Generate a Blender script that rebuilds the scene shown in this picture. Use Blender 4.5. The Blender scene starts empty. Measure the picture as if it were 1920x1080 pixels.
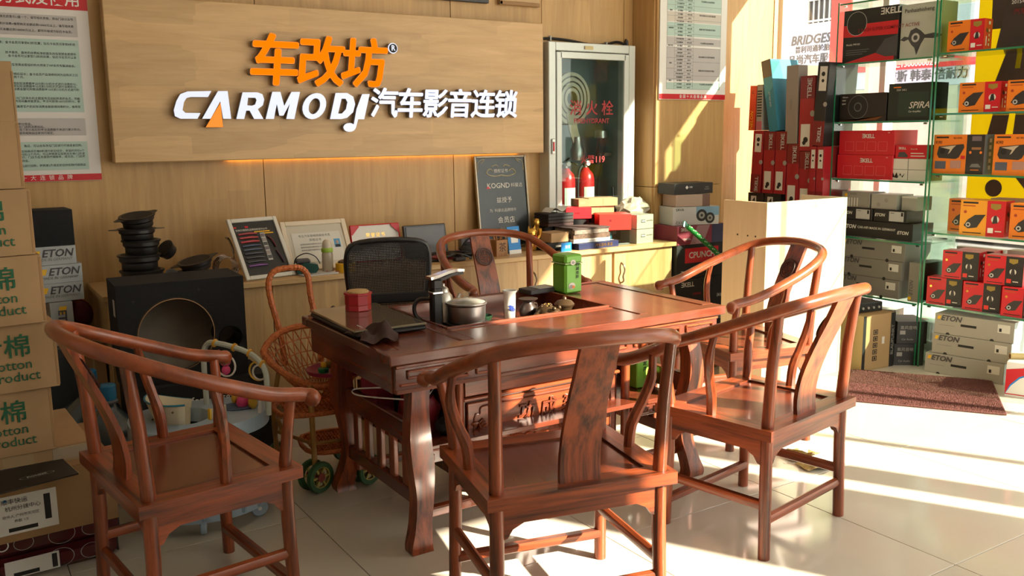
import bpy, math, random
from mathutils import Vector, Matrix
random.seed(7)
SC = bpy.context.scene
COL = SC.collection
R = math.radians
PI = math.pi
# ---------------------------------------------------------------- camera, sky, sun, exposure
YAW, PITCH, ROLL, FPX = R(32.5), R(9.57), R(-0.63), 1705.0
fw = Vector((math.sin(YAW)*math.cos(PITCH), math.cos(YAW)*math.cos(PITCH), -math.sin(PITCH)))
rt = Vector((math.cos(YAW), -math.sin(YAW), 0)); up = rt.cross(fw)
rt2 = math.cos(ROLL)*rt+math.sin(ROLL)*up; up2 = -math.sin(ROLL)*rt+math.cos(ROLL)*up
cd = bpy.data.cameras.new('camera'); cam = bpy.data.objects.new('camera', cd); COL.objects.link(cam)
mw = Matrix((rt2, up2, -fw)).transposed().to_4x4(); mw.translation = Vector((0, 0, 1.5)); cam.matrix_world = mw
cd.sensor_width = 36; cd.lens = FPX/1920*36; cd.clip_start = 0.05; cd.clip_end = 200
SC.camera = cam
w = bpy.data.worlds.new('sky'); SC.world = w; w.use_nodes = True
nt = w.node_tree; bg = nt.nodes['Background']
bg.inputs[0].default_value = (1.0, 0.945, 0.86, 1); bg.inputs[1].default_value = 2.0
sun = bpy.data.lights.new('sun', 'SUN'); sun.energy = 11.0; sun.angle = R(0.6); sun.color = (1.0, 0.86, 0.66)
so = bpy.data.objects.new('sun', sun); COL.objects.link(so); so.location = (8, -6, 8)
SUNDIR = Vector((-0.486*math.cos(R(27.8)), 0.874*math.cos(R(27.8)), -math.sin(R(27.8))))
so.rotation_euler = SUNDIR.to_track_quat('-Z', 'Y').to_euler()
vs = SC.view_settings
SC.display_settings.display_device = 'sRGB'
vs.view_transform = 'Standard'; vs.look = 'None'; vs.gamma = 1; vs.use_curve_mapping = False
vs.exposure = 1.08
# ---------------------------------------------------------------- materials
MATS = {}
def newmat(name):
    m = bpy.data.materials.new(name); m.use_nodes = True
    return m, m.node_tree, m.node_tree.nodes['Principled BSDF']
def M(name, col, rough=.5, metal=0, spec=.5, emit=None, es=1, bump=0, bscale=60, var=0, vscale=8, coat=0):
    if name in MATS: return MATS[name]
    m, t, p = newmat(name)
    p.inputs['Base Color'].default_value = (*col, 1); p.inputs['Roughness'].default_value = rough
    p.inputs['Metallic'].default_value = metal; p.inputs['Specular IOR Level'].default_value = spec
    if coat: p.inputs['Coat Weight'].default_value = coat; p.inputs['Coat Roughness'].default_value = .1
    if emit: p.inputs['Emission Color'].default_value = (*emit, 1); p.inputs['Emission Strength'].default_value = es
    if bump or var:
        tc = t.nodes.new('ShaderNodeTexCoord')
    if bump:
        n = t.nodes.new('ShaderNodeTexNoise'); n.inputs['Scale'].default_value = bscale; n.inputs['Detail'].default_value = 4
        b = t.nodes.new('ShaderNodeBump'); b.inputs['Strength'].default_value = bump; b.inputs['Distance'].default_value = .01
        t.links.new(tc.outputs['Object'], n.inputs['Vector']); t.links.new(n.outputs[0], b.inputs['Height']); t.links.new(b.outputs[0], p.inputs['Normal'])
    if var:
        n = t.nodes.new('ShaderNodeTexNoise'); n.inputs['Scale'].default_value = vscale; n.inputs['Detail'].default_value = 5
        r = t.nodes.new('ShaderNodeValToRGB')
        r.color_ramp.elements[0].position = .3; r.color_ramp.elements[1].position = .7
        r.color_ramp.elements[0].color = (*[c*(1-var) for c in col], 1); r.color_ramp.elements[1].color = (*[min(1, c*(1+var)) for c in col], 1)
        t.links.new(tc.outputs['Object'], n.inputs['Vector']); t.links.new(n.outputs[0], r.inputs[0]); t.links.new(r.outputs[0], p.inputs['Base Color'])
    MATS[name] = m
    return m
def wood(name, light, dark, axis, freq=14, stretch=12, rough=.4, coat=0, lo=.35, hi=.7, distort=.6, patch=0.0, psize=(1, 1, 1)):
    """grain running along one axis, with optional laminated strips of slightly different tone"""
    if name in MATS: return MATS[name]
    m, t, p = newmat(name)
    tc = t.nodes.new('ShaderNodeTexCoord'); mp = t.nodes.new('ShaderNodeMapping')
    sc = [freq]*3; sc['xyz'.index(axis)] = freq/stretch; mp.inputs['Scale'].default_value = sc
    n = t.nodes.new('ShaderNodeTexNoise'); n.inputs['Scale'].default_value = 1; n.inputs['Detail'].default_value = 7
    n.inputs['Roughness'].default_value = .65; n.inputs['Distortion'].default_value = distort
    r = t.nodes.new('ShaderNodeValToRGB'); r.color_ramp.elements[0].position = lo; r.color_ramp.elements[1].position = hi
    r.color_ramp.elements[0].color = (*dark, 1); r.color_ramp.elements[1].color = (*light, 1)
    L = t.links.new
    L(tc.outputs['Object'], mp.inputs[0]); L(mp.outputs[0], n.inputs['Vector']); L(n.outputs[0], r.inputs[0])
    out = r.outputs[0]
    if patch:
        mp2 = t.nodes.new('ShaderNodeMapping'); mp2.inputs['Scale'].default_value = psize
        vo = t.nodes.new('ShaderNodeTexVoronoi'); vo.distance = 'CHEBYCHEV'; vo.inputs['Scale'].default_value = 1; vo.inputs['Randomness'].default_value = .55
        hs = t.nodes.new('ShaderNodeHueSaturation')
        mr = t.nodes.new('ShaderNodeMapRange'); mr.inputs[3].default_value = 1-patch; mr.inputs[4].default_value = 1+patch
        sx = t.nodes.new('ShaderNodeSeparateColor')
        L(tc.outputs['Object'], mp2.inputs[0]); L(mp2.outputs[0], vo.inputs['Vector']); L(vo.outputs['Color'], sx.inputs[0])
        L(sx.outputs[0], mr.inputs[0]); L(mr.outputs[0], hs.inputs['Value']); L(out, hs.inputs['Color']); out = hs.outputs[0]
    L(out, p.inputs['Base Color'])
    p.inputs['Roughness'].default_value = rough
    if coat: p.inputs['Coat Weight'].default_value = coat; p.inputs['Coat Roughness'].default_value = .12
    MATS[name] = m
    return m
def glass(name, tint, gloss=.06, rough=.02):
    if name in MATS: return MATS[name]
    m = bpy.data.materials.new(name); m.use_nodes = True; t = m.node_tree; t.nodes.clear()
    o = t.nodes.new('ShaderNodeOutputMaterial'); mx = t.nodes.new('ShaderNodeMixShader')
    a = t.nodes.new('ShaderNodeBsdfTransparent'); a.inputs[0].default_value = (*tint, 1)
    g = t.nodes.new('ShaderNodeBsdfGlossy'); g.inputs['Roughness'].default_value = rough
    f = t.nodes.new('ShaderNodeLayerWeight'); f.inputs[0].default_value = .5
    pw = t.nodes.new('ShaderNodeMath'); pw.operation = 'POWER'; pw.inputs[1].default_value = 5
    ad = t.nodes.new('ShaderNodeMath'); ad.operation = 'ADD'; ad.inputs[1].default_value = gloss; ad.use_clamp = True
    t.links.new(f.outputs['Facing'], pw.inputs[0]); t.links.new(pw.outputs[0], ad.inputs[0]); t.links.new(ad.outputs[0], mx.inputs[0])
    t.links.new(a.outputs[0], mx.inputs[1]); t.links.new(g.outputs[0], mx.inputs[2]); t.links.new(mx.outputs[0], o.inputs[0])
    MATS[name] = m
    return m
def translucent(name, col):
    m = bpy.data.materials.new(name); m.use_nodes = True; t = m.node_tree; t.nodes.clear()
    o = t.nodes.new('ShaderNodeOutputMaterial'); mx = t.nodes.new('ShaderNodeMixShader'); mx.inputs[0].default_value = .6
    a = t.nodes.new('ShaderNodeBsdfDiffuse'); a.inputs[0].default_value = (*col, 1); g = t.nodes.new('ShaderNodeBsdfTranslucent'); g.inputs[0].default_value = (*col, 1)
    t.links.new(a.outputs[0], mx.inputs[1]); t.links.new(g.outputs[0], mx.inputs[2]); t.links.new(mx.outputs[0], o.inputs[0]); MATS[name] = m
    return m
RW = {a: wood('rosewood_'+a, (.33, .070, .020), (.050, .012, .006), a, freq=36, stretch=20, rough=.32, coat=.22, lo=.34, hi=.60, distort=.2) for a in 'xyz'}
RAIL = wood('rosewood_rail', (.33, .072, .021), (.12, .026, .011), 'x', freq=16, stretch=5, rough=.28, coat=.3, lo=.25, hi=.62, distort=.3)
RD = {a: wood('rosewood_dark_'+a, (.20, .045, .018), (.075, .018, .010), a, freq=22, stretch=12, rough=.24, coat=.35, lo=.3, hi=.7) for a in 'xyz'}
OAK = wood('oak_panel', (.58, .37, .155), (.45, .265, .10), 'z', freq=30, stretch=16, rough=.45, lo=.3, hi=.75, patch=.06, psize=(5, 5, .7))
SIGNW = wood('sign_wood', (.66, .44, .215), (.50, .31, .135), 'x', freq=24, stretch=10, rough=.42, lo=.25, hi=.75, patch=.09, psize=(2.2, 3, 9))
CABW = wood('cabinet_wood', (.60, .41, .20), (.47, .29, .125), 'z', freq=34, stretch=14, rough=.4, lo=.3, hi=.72, patch=.10, psize=(12, 3, 2.2))
CABT = wood('cabinet_top_wood', (.60, .41, .20), (.48, .30, .13), 'x', freq=30, stretch=12, rough=.4, lo=.3, hi=.72)
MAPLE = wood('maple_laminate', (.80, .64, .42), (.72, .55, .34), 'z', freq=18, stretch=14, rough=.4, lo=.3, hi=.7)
MAPLE_LIT = wood('maple_laminate_lit', (.84, .74, .56), (.76, .66, .48), 'x', freq=18, stretch=14, rough=.35, lo=.3, hi=.7)  # same maple in a paler copy, sunlight on the podium put into the colour
CARD = M('cardboard', (.40, .255, .13), .8, var=.10, vscale=5, bump=.08, bscale=14)
CARD2 = M('cardboard_dark', (.34, .20, .095), .8, var=.10, vscale=5)
BLACK = M('black_plastic', (.012, .012, .013), .35)
MBLACK = M('matt_black', (.016, .016, .017), .7)
CARPETB = M('black_carpet', (.012, .013, .016), .95, bump=.4, bscale=400)
WHITE = M('white_paper', (.80, .79, .76), .6)
OFFW = M('off_white', (.68, .66, .60), .55)
LGREY = M('light_grey', (.50, .50, .49), .5)
GREY = M('grey_card', (.32, .31, .28), .6)
DGREY = M('dark_grey', (.06, .06, .065), .5)
CHROME = M('chrome', (.75, .75, .75), .15, 1)
STEEL = M('brushed_steel', (.55, .54, .52), .32, 1)
ALU = M('aluminium_frame', (.62, .65, .62), .35, .3)
URED = M('crimson_card', (.34, .010, .018), .45)
RED = M('red_print', (.58, .012, .022), .4)
DRED = M('dark_red_print', (.20, .008, .012), .4)
BRED = M('bright_red', (.70, .03, .02), .4)
ORANGE = M('orange_print', (.78, .20, .015), .45)
YELLOW = M('yellow_print', (.85, .50, .02), .45)
GOLD = M('gold', (.80, .48, .10), .25, .9)
GREEN = M('green_print', (.01, .13, .045), .6)
LIME = M('lime_tin', (.16, .46, .045), .35)
BLUE = M('blue_print', (.01, .22, .62), .4)
NAVY = M('navy_cover', (.012, .02, .075), .4)
TEALC = M('teal_card', (.02, .20, .30), .45)
INK = M('black_ink', (.012, .012, .012), .6)
GINK = M('grey_ink', (.16, .16, .16), .6)
GREENEDGE = M('glass_edge_green', (.02, .20, .10), .1, spec=.8)
SHELFGLASS = glass('shelf_glass', (.86, .95, .90), .05)
WINGLASS = glass('window_glass', (.95, .97, .96), .05)
DOORGLASS = glass('cabinet_door_glass', (.86, .93, .92), .035)
CLEAR = glass('clear_glass', (.95, .96, .95), .08)
# ---------------------------------------------------------------- mesh helpers
class B:
    def __init__(s): s.v = []; s.f = []
    def add(s, vs, fs, mx=None):
        o = len(s.v)
        s.v += [tuple(mx @ Vector(q)) if mx else tuple(q) for q in vs]
        s.f += [tuple(i+o for i in q) for q in fs]
        return s
    def box(s, c, d, rz=0, ch=0, mx=None):
        hx, hy, hz = d[0]/2, d[1]/2, d[2]/2
        if rz or mx is None: T = Matrix.Translation(c) @ Matrix.Rotation(rz, 4, 'Z')
        if mx is not None: T = mx @ Matrix.Translation(c) @ Matrix.Rotation(rz, 4, 'Z')
        if ch <= 0:
            vs = [(x, y, z) for x in (-hx, hx) for y in (-hy, hy) for z in (-hz, hz)]
            return s.add(vs, [(0, 1, 3, 2), (4, 6, 7, 5), (0, 4, 5, 1), (2, 3, 7, 6), (0, 2, 6, 4), (1, 5, 7, 3)], T)
        ch = min(ch, hx*.9, hy*.9, hz*.9)
        vs = []; idx = {}
        for sx in (-1, 1):
            for sy in (-1, 1):
                for sz in (-1, 1):
                    for a in range(3):
                        q = [sx*(hx-ch), sy*(hy-ch), sz*(hz-ch)]
                        q[a] += (sx, sy, sz)[a]*ch
                        idx[(sx, sy, sz, a)] = len(vs); vs.append(q)
        fs = []
        for a in range(3):
            b, c2 = (a+1) % 3, (a+2) % 3
            for sg in (-1, 1):
                def k(u, v):
                    q = [0, 0, 0]; q[a] = sg; q[b] = u; q[c2] = v
                    return idx[(*q, a)]
                f = (k(-1, -1), k(1, -1), k(1, 1), k(-1, 1))
                fs.append(f if sg > 0 else f[::-1])
        for a in range(3):          # edges along axis a
            b, c2 = (a+1) % 3, (a+2) % 3
            for u in (-1, 1):
                for v in (-1, 1):
                    q0 = [0, 0, 0]; q0[a] = -1; q0[b] = u; q0[c2] = v
                    q1 = list(q0); q1[a] = 1
                    f = (idx[(*q0, b)], idx[(*q1, b)], idx[(*q1, c2)], idx[(*q0, c2)])
                    fs.append(f if u*v < 0 else f[::-1])
        for sx in (-1, 1):
            for sy in (-1, 1):
                for sz in (-1, 1):
                    f = tuple(idx[(sx, sy, sz, a)] for a in range(3))
                    fs.append(f if sx*sy*sz > 0 else f[::-1])
        return s.add(vs, fs, T)
    def tube(s, pts, r, n=8, closed=False, caps=True, mx=None, flat=1.0):
        pts = [Vector(p) for p in pts]; m = len(pts)
        rs = r if isinstance(r, (list, tuple)) else [r]*m
        vs = []; prev = None
        for i, p in enumerate(pts):
            if closed: t = (pts[(i+1) % m]-pts[i-1])
            else: t = pts[min(i+1, m-1)]-pts[max(i-1, 0)]
            t = t.normalized() if t.length > 1e-9 else Vector((0, 0, 1))
            if prev is None:
                a = t.orthogonal().normalized() if abs(t.z) > .95 else t.cross(Vector((0, 0, 1))).normalized()
            else:
                a = (prev-prev.dot(t)*t).normalized()
            prev = a; b = t.cross(a)
            for k in range(n):
                q = 2*PI*k/n
                vs.append(p+a*math.cos(q)*rs[i]+b*math.sin(q)*rs[i]*flat)
        fs = []
        for i in range(m if closed else m-1):
            j = (i+1) % m
            for k in range(n):
                l = (k+1) % n
                fs.append((i*n+k, i*n+l, j*n+l, j*n+k))
        if caps and not closed:
            fs.append(tuple(range(n))[::-1]); fs.append(tuple((m-1)*n+k for k in range(n)))
        return s.add(vs, fs, mx)
    def lathe(s, prof, n=20, c=(0, 0, 0), mx=None, capb=True, capt=True, sx=1, sy=1):
        vs = [(c[0]+r*math.cos(2*PI*k/n)*sx, c[1]+r*math.sin(2*PI*k/n)*sy, c[2]+z) for r, z in prof for k in range(n)]
        fs = [(i*n+k, i*n+(k+1) % n, (i+1)*n+(k+1) % n, (i+1)*n+k) for i in range(len(prof)-1) for k in range(n)]
        if capb: fs.append(tuple(range(n))[::-1])
        if capt: fs.append(tuple((len(prof)-1)*n+k for k in range(n)))
        return s.add(vs, fs, mx)
    def prism(s, poly, lo, hi, plane='xz', mx=None):
        n = len(poly)
        def P(u, v, h):
            return {'xy': (u, v, h), 'xz': (u, h, v), 'yz': (h, u, v)}[plane]
        vs = [P(u, v, lo) for u, v in poly]+[P(u, v, hi) for u, v in poly]
        fs = [tuple(range(n)), tuple(range(n, 2*n))[::-1]]+[(i, (i+1) % n, n+(i+1) % n, n+i) for i in range(n)]
        return s.add(vs, fs, mx)
    def strip(s, path, wd, th, axis='x', mx=None):
        """a flat board swept along a path in the plane square to axis; wd: width (or list) along axis"""
        m = len(path); ws = wd if isinstance(wd, (list, tuple)) else [wd]*m
        A = Vector((1, 0, 0)) if axis == 'x' else Vector((0, 1, 0))
        ps = [Vector(p) for p in path]; vs = []
        for i, p in enumerate(ps):
            t = (ps[min(i+1, m-1)]-ps[max(i-1, 0)]).normalized(); nn = t.cross(A).normalized()
            for a, b in ((-1, -1), (1, -1), (1, 1), (-1, 1)):
                vs.append(p+A*(a*ws[i]/2)+nn*(b*th/2))
        fs = [(i*4+k, i*4+(k+1) % 4, i*4+4+(k+1) % 4, i*4+4+k) for i in range(m-1) for k in range(4)]
        fs += [(3, 2, 1, 0), tuple((m-1)*4+k for k in range(4))]
        return s.add(vs, fs, mx)
    def ball(s, c, r, n=12, m=8, mx=None):
        rr = r if isinstance(r, (list, tuple)) else (r, r, r)
        vs = [(c[0], c[1], c[2]-rr[2])]
        for i in range(1, m):
            a = -PI/2+PI*i/m
            vs += [(c[0]+rr[0]*math.cos(a)*math.cos(2*PI*k/n), c[1]+rr[1]*math.cos(a)*math.sin(2*PI*k/n), c[2]+rr[2]*math.sin(a)) for k in range(n)]
        vs.append((c[0], c[1], c[2]+rr[2])); e = len(vs)-1
        fs = [(0, 1+(k+1) % n, 1+k) for k in range(n)]
        for i in range(m-2):
            fs += [(1+i*n+k, 1+i*n+(k+1) % n, 1+(i+1)*n+(k+1) % n, 1+(i+1)*n+k) for k in range(n)]
        fs += [(e, 1+(m-2)*n+k, 1+(m-2)*n+(k+1) % n) for k in range(n)]
        return s.add(vs, fs, mx)
    def build(s, name, mat, parent=None, smooth=None, loc=None, rz=None):
        me = bpy.data.meshes.new(name); me.from_pydata(s.v, [], s.f)
        import bmesh
        bm = bmesh.new(); bm.from_mesh(me); bmesh.ops.recalc_face_normals(bm, faces=bm.faces); bm.to_mesh(me); bm.free()
        me.materials.append(mat)
        if smooth:
            me.polygons.foreach_set('use_smooth', [True]*len(me.polygons)); me.set_sharp_from_angle(angle=R(smooth if smooth is not True else 40))
        return link(name, me, parent, loc, rz)
def link(name, me, parent=None, loc=None, rz=None):
    o = bpy.data.objects.new(name, me); COL.objects.link(o)
    if parent: o.parent = parent
    if loc: o.location = loc
    if rz: o.rotation_euler = (0, 0, rz)
    return o
def smoothpath(P, k=4, closed=False):
    P = [Vector(p) for p in P]; n = len(P); out = []
    for i in range(n if closed else n-1):
        if closed: a, b, c, d = P[i-1], P[i], P[(i+1) % n], P[(i+2) % n]
        else: a, b, c, d = P[max(i-1, 0)], P[i], P[i+1], P[min(i+2, n-1)]
        for j in range(k):
            t = j/k
            out.append(.5*((2*b)+(c-a)*t+(2*a-5*b+4*c-d)*t*t+(3*b-a-3*c+d)*t**3))
    if not closed: out.append(P[-1])
    return out
def tag(o, label, cat, group=None):
    o['label'] = label; o['category'] = cat
    if group: o['group'] = group
    return o
def struct(o): o['kind'] = 'structure'; return o
def thing(name, label, cat, loc=(0, 0, 0), rz=0, group=None):
    o = bpy.data.objects.new(name, None); COL.objects.link(o); o.location = loc; o.rotation_euler = (0, 0, rz); o.empty_display_size = .1
    return tag(o, label, cat, group)
def cp(root, loc, rz=None, label=None, group=None, parent=None):
    r = root.copy(); COL.objects.link(r); r.location = loc
    if rz is not None: r.rotation_euler = (r.rotation_euler[0], r.rotation_euler[1], rz)
    if label: r['label'] = label
    if group: r['group'] = group
    if parent: r.parent = parent
    for ch in list(root.children):
        c = ch.copy(); COL.objects.link(c); c.parent = r
        for g in ch.children:
            d = g.copy(); COL.objects.link(d); d.parent = c
    return r
# lettering: curves turned into meshes; cached so alike letterings share data
TXT = {}
def curve_mesh(cu):
    o = bpy.data.objects.new('tmp', cu); COL.objects.link(o)
    bpy.context.view_layer.update()
    me = bpy.data.meshes.new_from_object(o.evaluated_get(bpy.context.evaluated_depsgraph_get()))
    bpy.data.objects.remove(o); bpy.data.curves.remove(cu)
    return me
def text_mesh(body, bold, shear, align, ext, space, mat):
    k = (body, bold, shear, align, round(ext, 4), space, mat.name)
    if k not in TXT:
        cu = bpy.data.curves.new('lettering', 'FONT'); cu.body = body; cu.size = 1; cu.shear = shear
        cjk = bold > .02 and any(ord(c) > 0x2E80 for c in body); cu.offset = 0 if cjk else bold
        cu.align_x = align; cu.align_y = 'CENTER'; cu.extrude = ext; cu.resolution_u = 2; cu.space_character = space
        me = curve_mesh(cu); me.name = 'lettering'
        if cjk:   # heavier strokes: the outline repeated round a small circle, so that strokes never tear
            v0 = [v.co.copy() for v in me.vertices]; f0 = [tuple(q.vertices) for q in me.polygons]; vv = []; ff = []
            for i in range(9):
                dx, dy = (0, 0) if i == 8 else (bold*math.cos(i*PI/4), bold*math.sin(i*PI/4))
                ff += [tuple(a+len(vv) for a in q) for q in f0]; vv += [(v.x+dx, v.y+dy, v.z) for v in v0]
            me = bpy.data.meshes.new('lettering'); me.from_pydata(vv, [], ff)
        me.materials.clear(); me.materials.append(mat); TXT[k] = me
    return TXT[k]
def text(body, size, mat, parent, loc, axes, bold=.0, shear=0, align='CENTER', ext=.0002, space=1.0, name='lettering'):
    me = text_mesh(body, bold, shear, align, ext/size, space, mat)
    o = bpy.data.objects.new(name, me); COL.objects.link(o); o.parent = parent
    U, V, N = [Vector(a) for a in axes]
    mt = Matrix((U*size, V*size, N*size)).transposed().to_4x4(); mt.translation = Vector(loc); o.matrix_local = mt
    return o
FRONT = ((1, 0, 0), (0, 0, 1), (0, -1, 0)); RIGHT = ((0, 1, 0), (0, 0, 1), (1, 0, 0)); LEFT = ((0, -1, 0), (0, 0, 1), (-1, 0, 0)); TOP = ((1, 0, 0), (0, 1, 0), (0, 0, 1))
def polymesh(loops, mat, depth, y, name, parent, front=True):
    """flat outline(s) with holes in the xz plane, thickened along y"""
    cu = bpy.data.curves.new(name, 'CURVE'); cu.dimensions = '2D'; cu.fill_mode = 'BOTH'; cu.extrude = depth/2
    for l in loops:
        sp = cu.splines.new('POLY'); sp.points.add(len(l)-1); sp.use_cyclic_u = True
        for i, (a, b) in enumerate(l): sp.points[i].co = (a, b, 0, 1)
    me = curve_mesh(cu); me.transform(Matrix(((1, 0, 0, 0), (0, 0, -1, y), (0, 1, 0, 0), (0, 0, 0, 1))))
    me.materials.clear(); me.materials.append(mat); me.name = name
    return link(name, me, parent)
def face_frame(face, w, d, h):
    return {'front': (Vector((-w/2, -d/2, 0)), w, h, FRONT), 'right': (Vector((w/2, -d/2, 0)), d, h, RIGHT),
            'left': (Vector((-w/2, d/2, 0)), d, h, LEFT), 'top': (Vector((-w/2, -d/2, h)), w, d, TOP)}[face]
def prints(o, w, d, h, items, eps=.0007):
    for it in items:
        face = it[1]; O, FW, FH, ax = face_frame(face, w, d, h); U, V, N = [Vector(a) for a in ax]
        def P(u, v, l): return O+U*(u*FW)+V*(v*FH)+N*(eps*l)
        if it[0] == 't':
            _, _, u, v, size, body, mat = it[:7]; kw = it[7] if len(it) > 7 else {}
            at = P(u, v, 3.4)
            if kw.get('turn'):
                a = kw['turn']; kw = {k: q for k, q in kw.items() if k != 'turn'}
                U, V = U*math.cos(a)+V*math.sin(a), V*math.cos(a)-U*math.sin(a)
            text(body, size, mat, o, at, (U, V, N), **kw)
            continue
        if it[0] == 'r':
            _, _, u0, v0, u1, v1, mat = it[:7]; l = it[7] if len(it) > 7 else 1
            pts = [P(u0, v0, l), P(u1, v0, l), P(u1, v1, l), P(u0, v1, l)]
        elif it[0] == 'c':
            _, _, u, v, rad, mat = it[:6]; l = it[6] if len(it) > 6 else 1.6
            c = P(u, v, l); pts = [c+U*rad*math.cos(2*PI*k/18)+V*rad*math.sin(2*PI*k/18) for k in range(18)]
        else:
            _, _, uv, mat = it[:4]; l = it[4] if len(it) > 4 else 2.2
            pts = [P(u, v, l) for u, v in uv]
        nm = {'r': 'printed_panel', 'c': 'printed_disc', 'p': 'printed_shape'}[it[0]]
        me = bpy.data.meshes.new(nm); me.from_pydata([tuple(q) for q in pts], [], [tuple(range(len(pts)))]); me.materials.append(mat); link(nm, me, o)
def pbox(name, label, cat, w, d, h, loc, rz, mat, items=(), group=None, rot=None, ch=.0015):
    """a carton: origin at the middle of its base, front towards local -y, lid and print as parts"""
    o = B().box((0, 0, h/2), (w, d, h), ch=ch).build(name, mat)
    o.location = loc; o.rotation_euler = rot if rot else (0, 0, rz)
    tag(o, label, cat, group)
    prints(o, w, d, h, items)
    return o
# ================================================================ THE SETTING
TILE = M('polished_tile', (.66, .62, .53), .10, spec=.55, var=.05, vscale=1.6)
GROUT = M('tile_joint', (.22, .20, .17), .8)
PLASTER = M('white_plaster', (.72, .71, .68), .8)
WALLW = 5.10
fl = struct(B().box((2.2, 2.0, -.03), (8.2, 6.6, .03)).build('floor', GROUT))
tme = None
for i in range(-5, 4):
    for j in range(-4, 5):
        x0, y0 = 2.896+.87*i, 1.68+.833*j
        x1, y1 = x0+.87, y0+.833
        if x1 > 5.80: continue
        if tme is None:
            t0 = B().box((.435, .4165, -.008), (.867, .830, .016), ch=.0012).build('tile', TILE, fl); tme = t0.data; t0.location = (x0, y0, 0)
        else: link('tile', tme, fl, (x0, y0, 0))
# a narrow last row of cut tiles by the glass front
cut = None
for j in range(-4, 5):
    y0 = 1.68+.833*j
    if cut is None: c0 = B().box((.13, .4165, -.008), (.257, .830, .016), ch=.0012).build('tile', TILE, fl, loc=(5.506, y0, 0)); cut = c0.data
    else: link('tile', cut, fl, (5.506, y0, 0))
# back wall: oak boards with open joints, and a recess for the hydrant cupboard
wb = struct(B().box((2.0, 5.19, .4), (7.6, .10, .8)).box((2.0, 5.19, 2.83), (7.6, .10, 1.5)).box((.87, 5.19, 1.44), (5.26, .10, 1.28)).box((5.0, 5.19, 1.44), (1.6, .10, 1.28)).build('wall_back', OAK))
for a, b, lo, hi in ((-1.5, -.842, 0, 3.56), (-.838, .378, 0, 3.56), (.382, 1.598, 0, 3.56), (1.602, 2.818, 0, 3.56), (2.822, 3.50, 0, 3.56), (3.504, 4.196, 0, .80), (3.504, 4.196, 2.08, 3.56), (4.20, 4.30, 0, 3.56)):
    B().box(((a+b)/2, 5.12, (lo+hi)/2), (b-a, .04, hi-lo), ch=.001).build('panel', OAK, wb)
pil = struct(B().box((4.61, 4.985, 1.78), (.62, .22, 3.56)).build('wall_pillar', OAK))
for lo, hi in ((0, 1.125), (1.129, 3.56)):
    B().box((4.61, 4.862, (lo+hi)/2), (.65, .024, hi-lo), ch=.001).build('panel', OAK, pil)
    B().box((4.288, 4.985, (lo+hi)/2), (.024, .224, hi-lo), ch=.001).build('panel', OAK, pil)
    B().box((4.932, 4.985, (lo+hi)/2), (.024, .224, hi-lo), ch=.001).build('panel', OAK, pil)
wc = struct(B().box((5.33, 5.19, 1.78), (.80, .10, 3.56)).build('wall_corner', OAK))
B().box((5.33, 5.12, 1.78), (.77, .04, 3.56), ch=.001).build('panel', OAK, wc)
struct(B().box((-1.55, 2.0, 1.78), (.10, 6.4, 3.56)).build('wall_left', PLASTER))
struct(B().box((2.1, 2.0, 3.60), (7.6, 6.6, .08)).build('ceiling', PLASTER))
# unseen street side behind the viewer; doorway, pier and post shaped for sun patches
w2 = struct(thing('window_added', '', ''))  # unseen window added to let more sky light onto the back wall
for k in ('label', 'category'): del w2[k]
for x in (2.25, 3.36): B().box((x, -1.05, 1.74), (.06, .06, 3.48), ch=.003).build('mullion', M('white_window_frame', (.70, .70, .68), .4), w2)
for z in (.03, 3.52): B().box((2.80, -1.05, z), (1.1, .06, .08), ch=.003).build('rail', MATS['white_window_frame'], w2)
for a, b in ((2.28, 3.33),): B().box(((a+b)/2, -1.05, 1.77), (b-a, .008, 3.40)).build('pane', WINGLASS, w2)
struct(B().box((3.36, -6.6, 3.4), (.12, 11.0, 7.0)).build('wall_sun_blocker', PLASTER))  # unseen wall added outside to keep the sun off the left floor
wf = struct(B().box((.34, -1.05, 1.78), (3.76, .10, 3.56)).box((4.56, -1.05, 1.225), (.92, .10, 2.45)).box((4.22, -1.05, 3.49), (1.60, .10, .14)).box((3.76, -1.05, 2.92), (.68, .10, 1.00)).box((5.275, -1.05, 1.78), (.17, .10, 3.56)).build('wall_front', PLASTER))
# glazed long side
FRAME = M('white_window_frame', (.70, .70, .68), .4)
wn = struct(thing('window_1', '', ''))
for k in ('label', 'category'): del wn[k]
for y in (5.06, 4.12, 2.30, 0.75, -.95):
    B().box((5.76, y, 1.74), (.05, .05, 3.48), ch=.003).build('mullion', FRAME, wn)
B().box((5.76, 2.05, .03), (.06, 6.1, .06), ch=.003).build('sill', FRAME, wn)
B().box((5.76, 3.70, 3.23), (.06, 2.78, .66)).build('header', FRAME, wn)
B().box((5.76, 2.05, 3.52), (.06, 6.1, .08)).build('head_rail', FRAME, wn)
for a, b, hi in ((4.145, 5.035, 2.90), (2.325, 4.095, 2.90), (.775, 2.275, 3.48), (-.925, .725, 3.48)):
    B().box((5.76, (a+b)/2, (.06+hi)/2), (.008, b-a, hi-.06)).build('pane', WINGLASS, wn)
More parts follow.
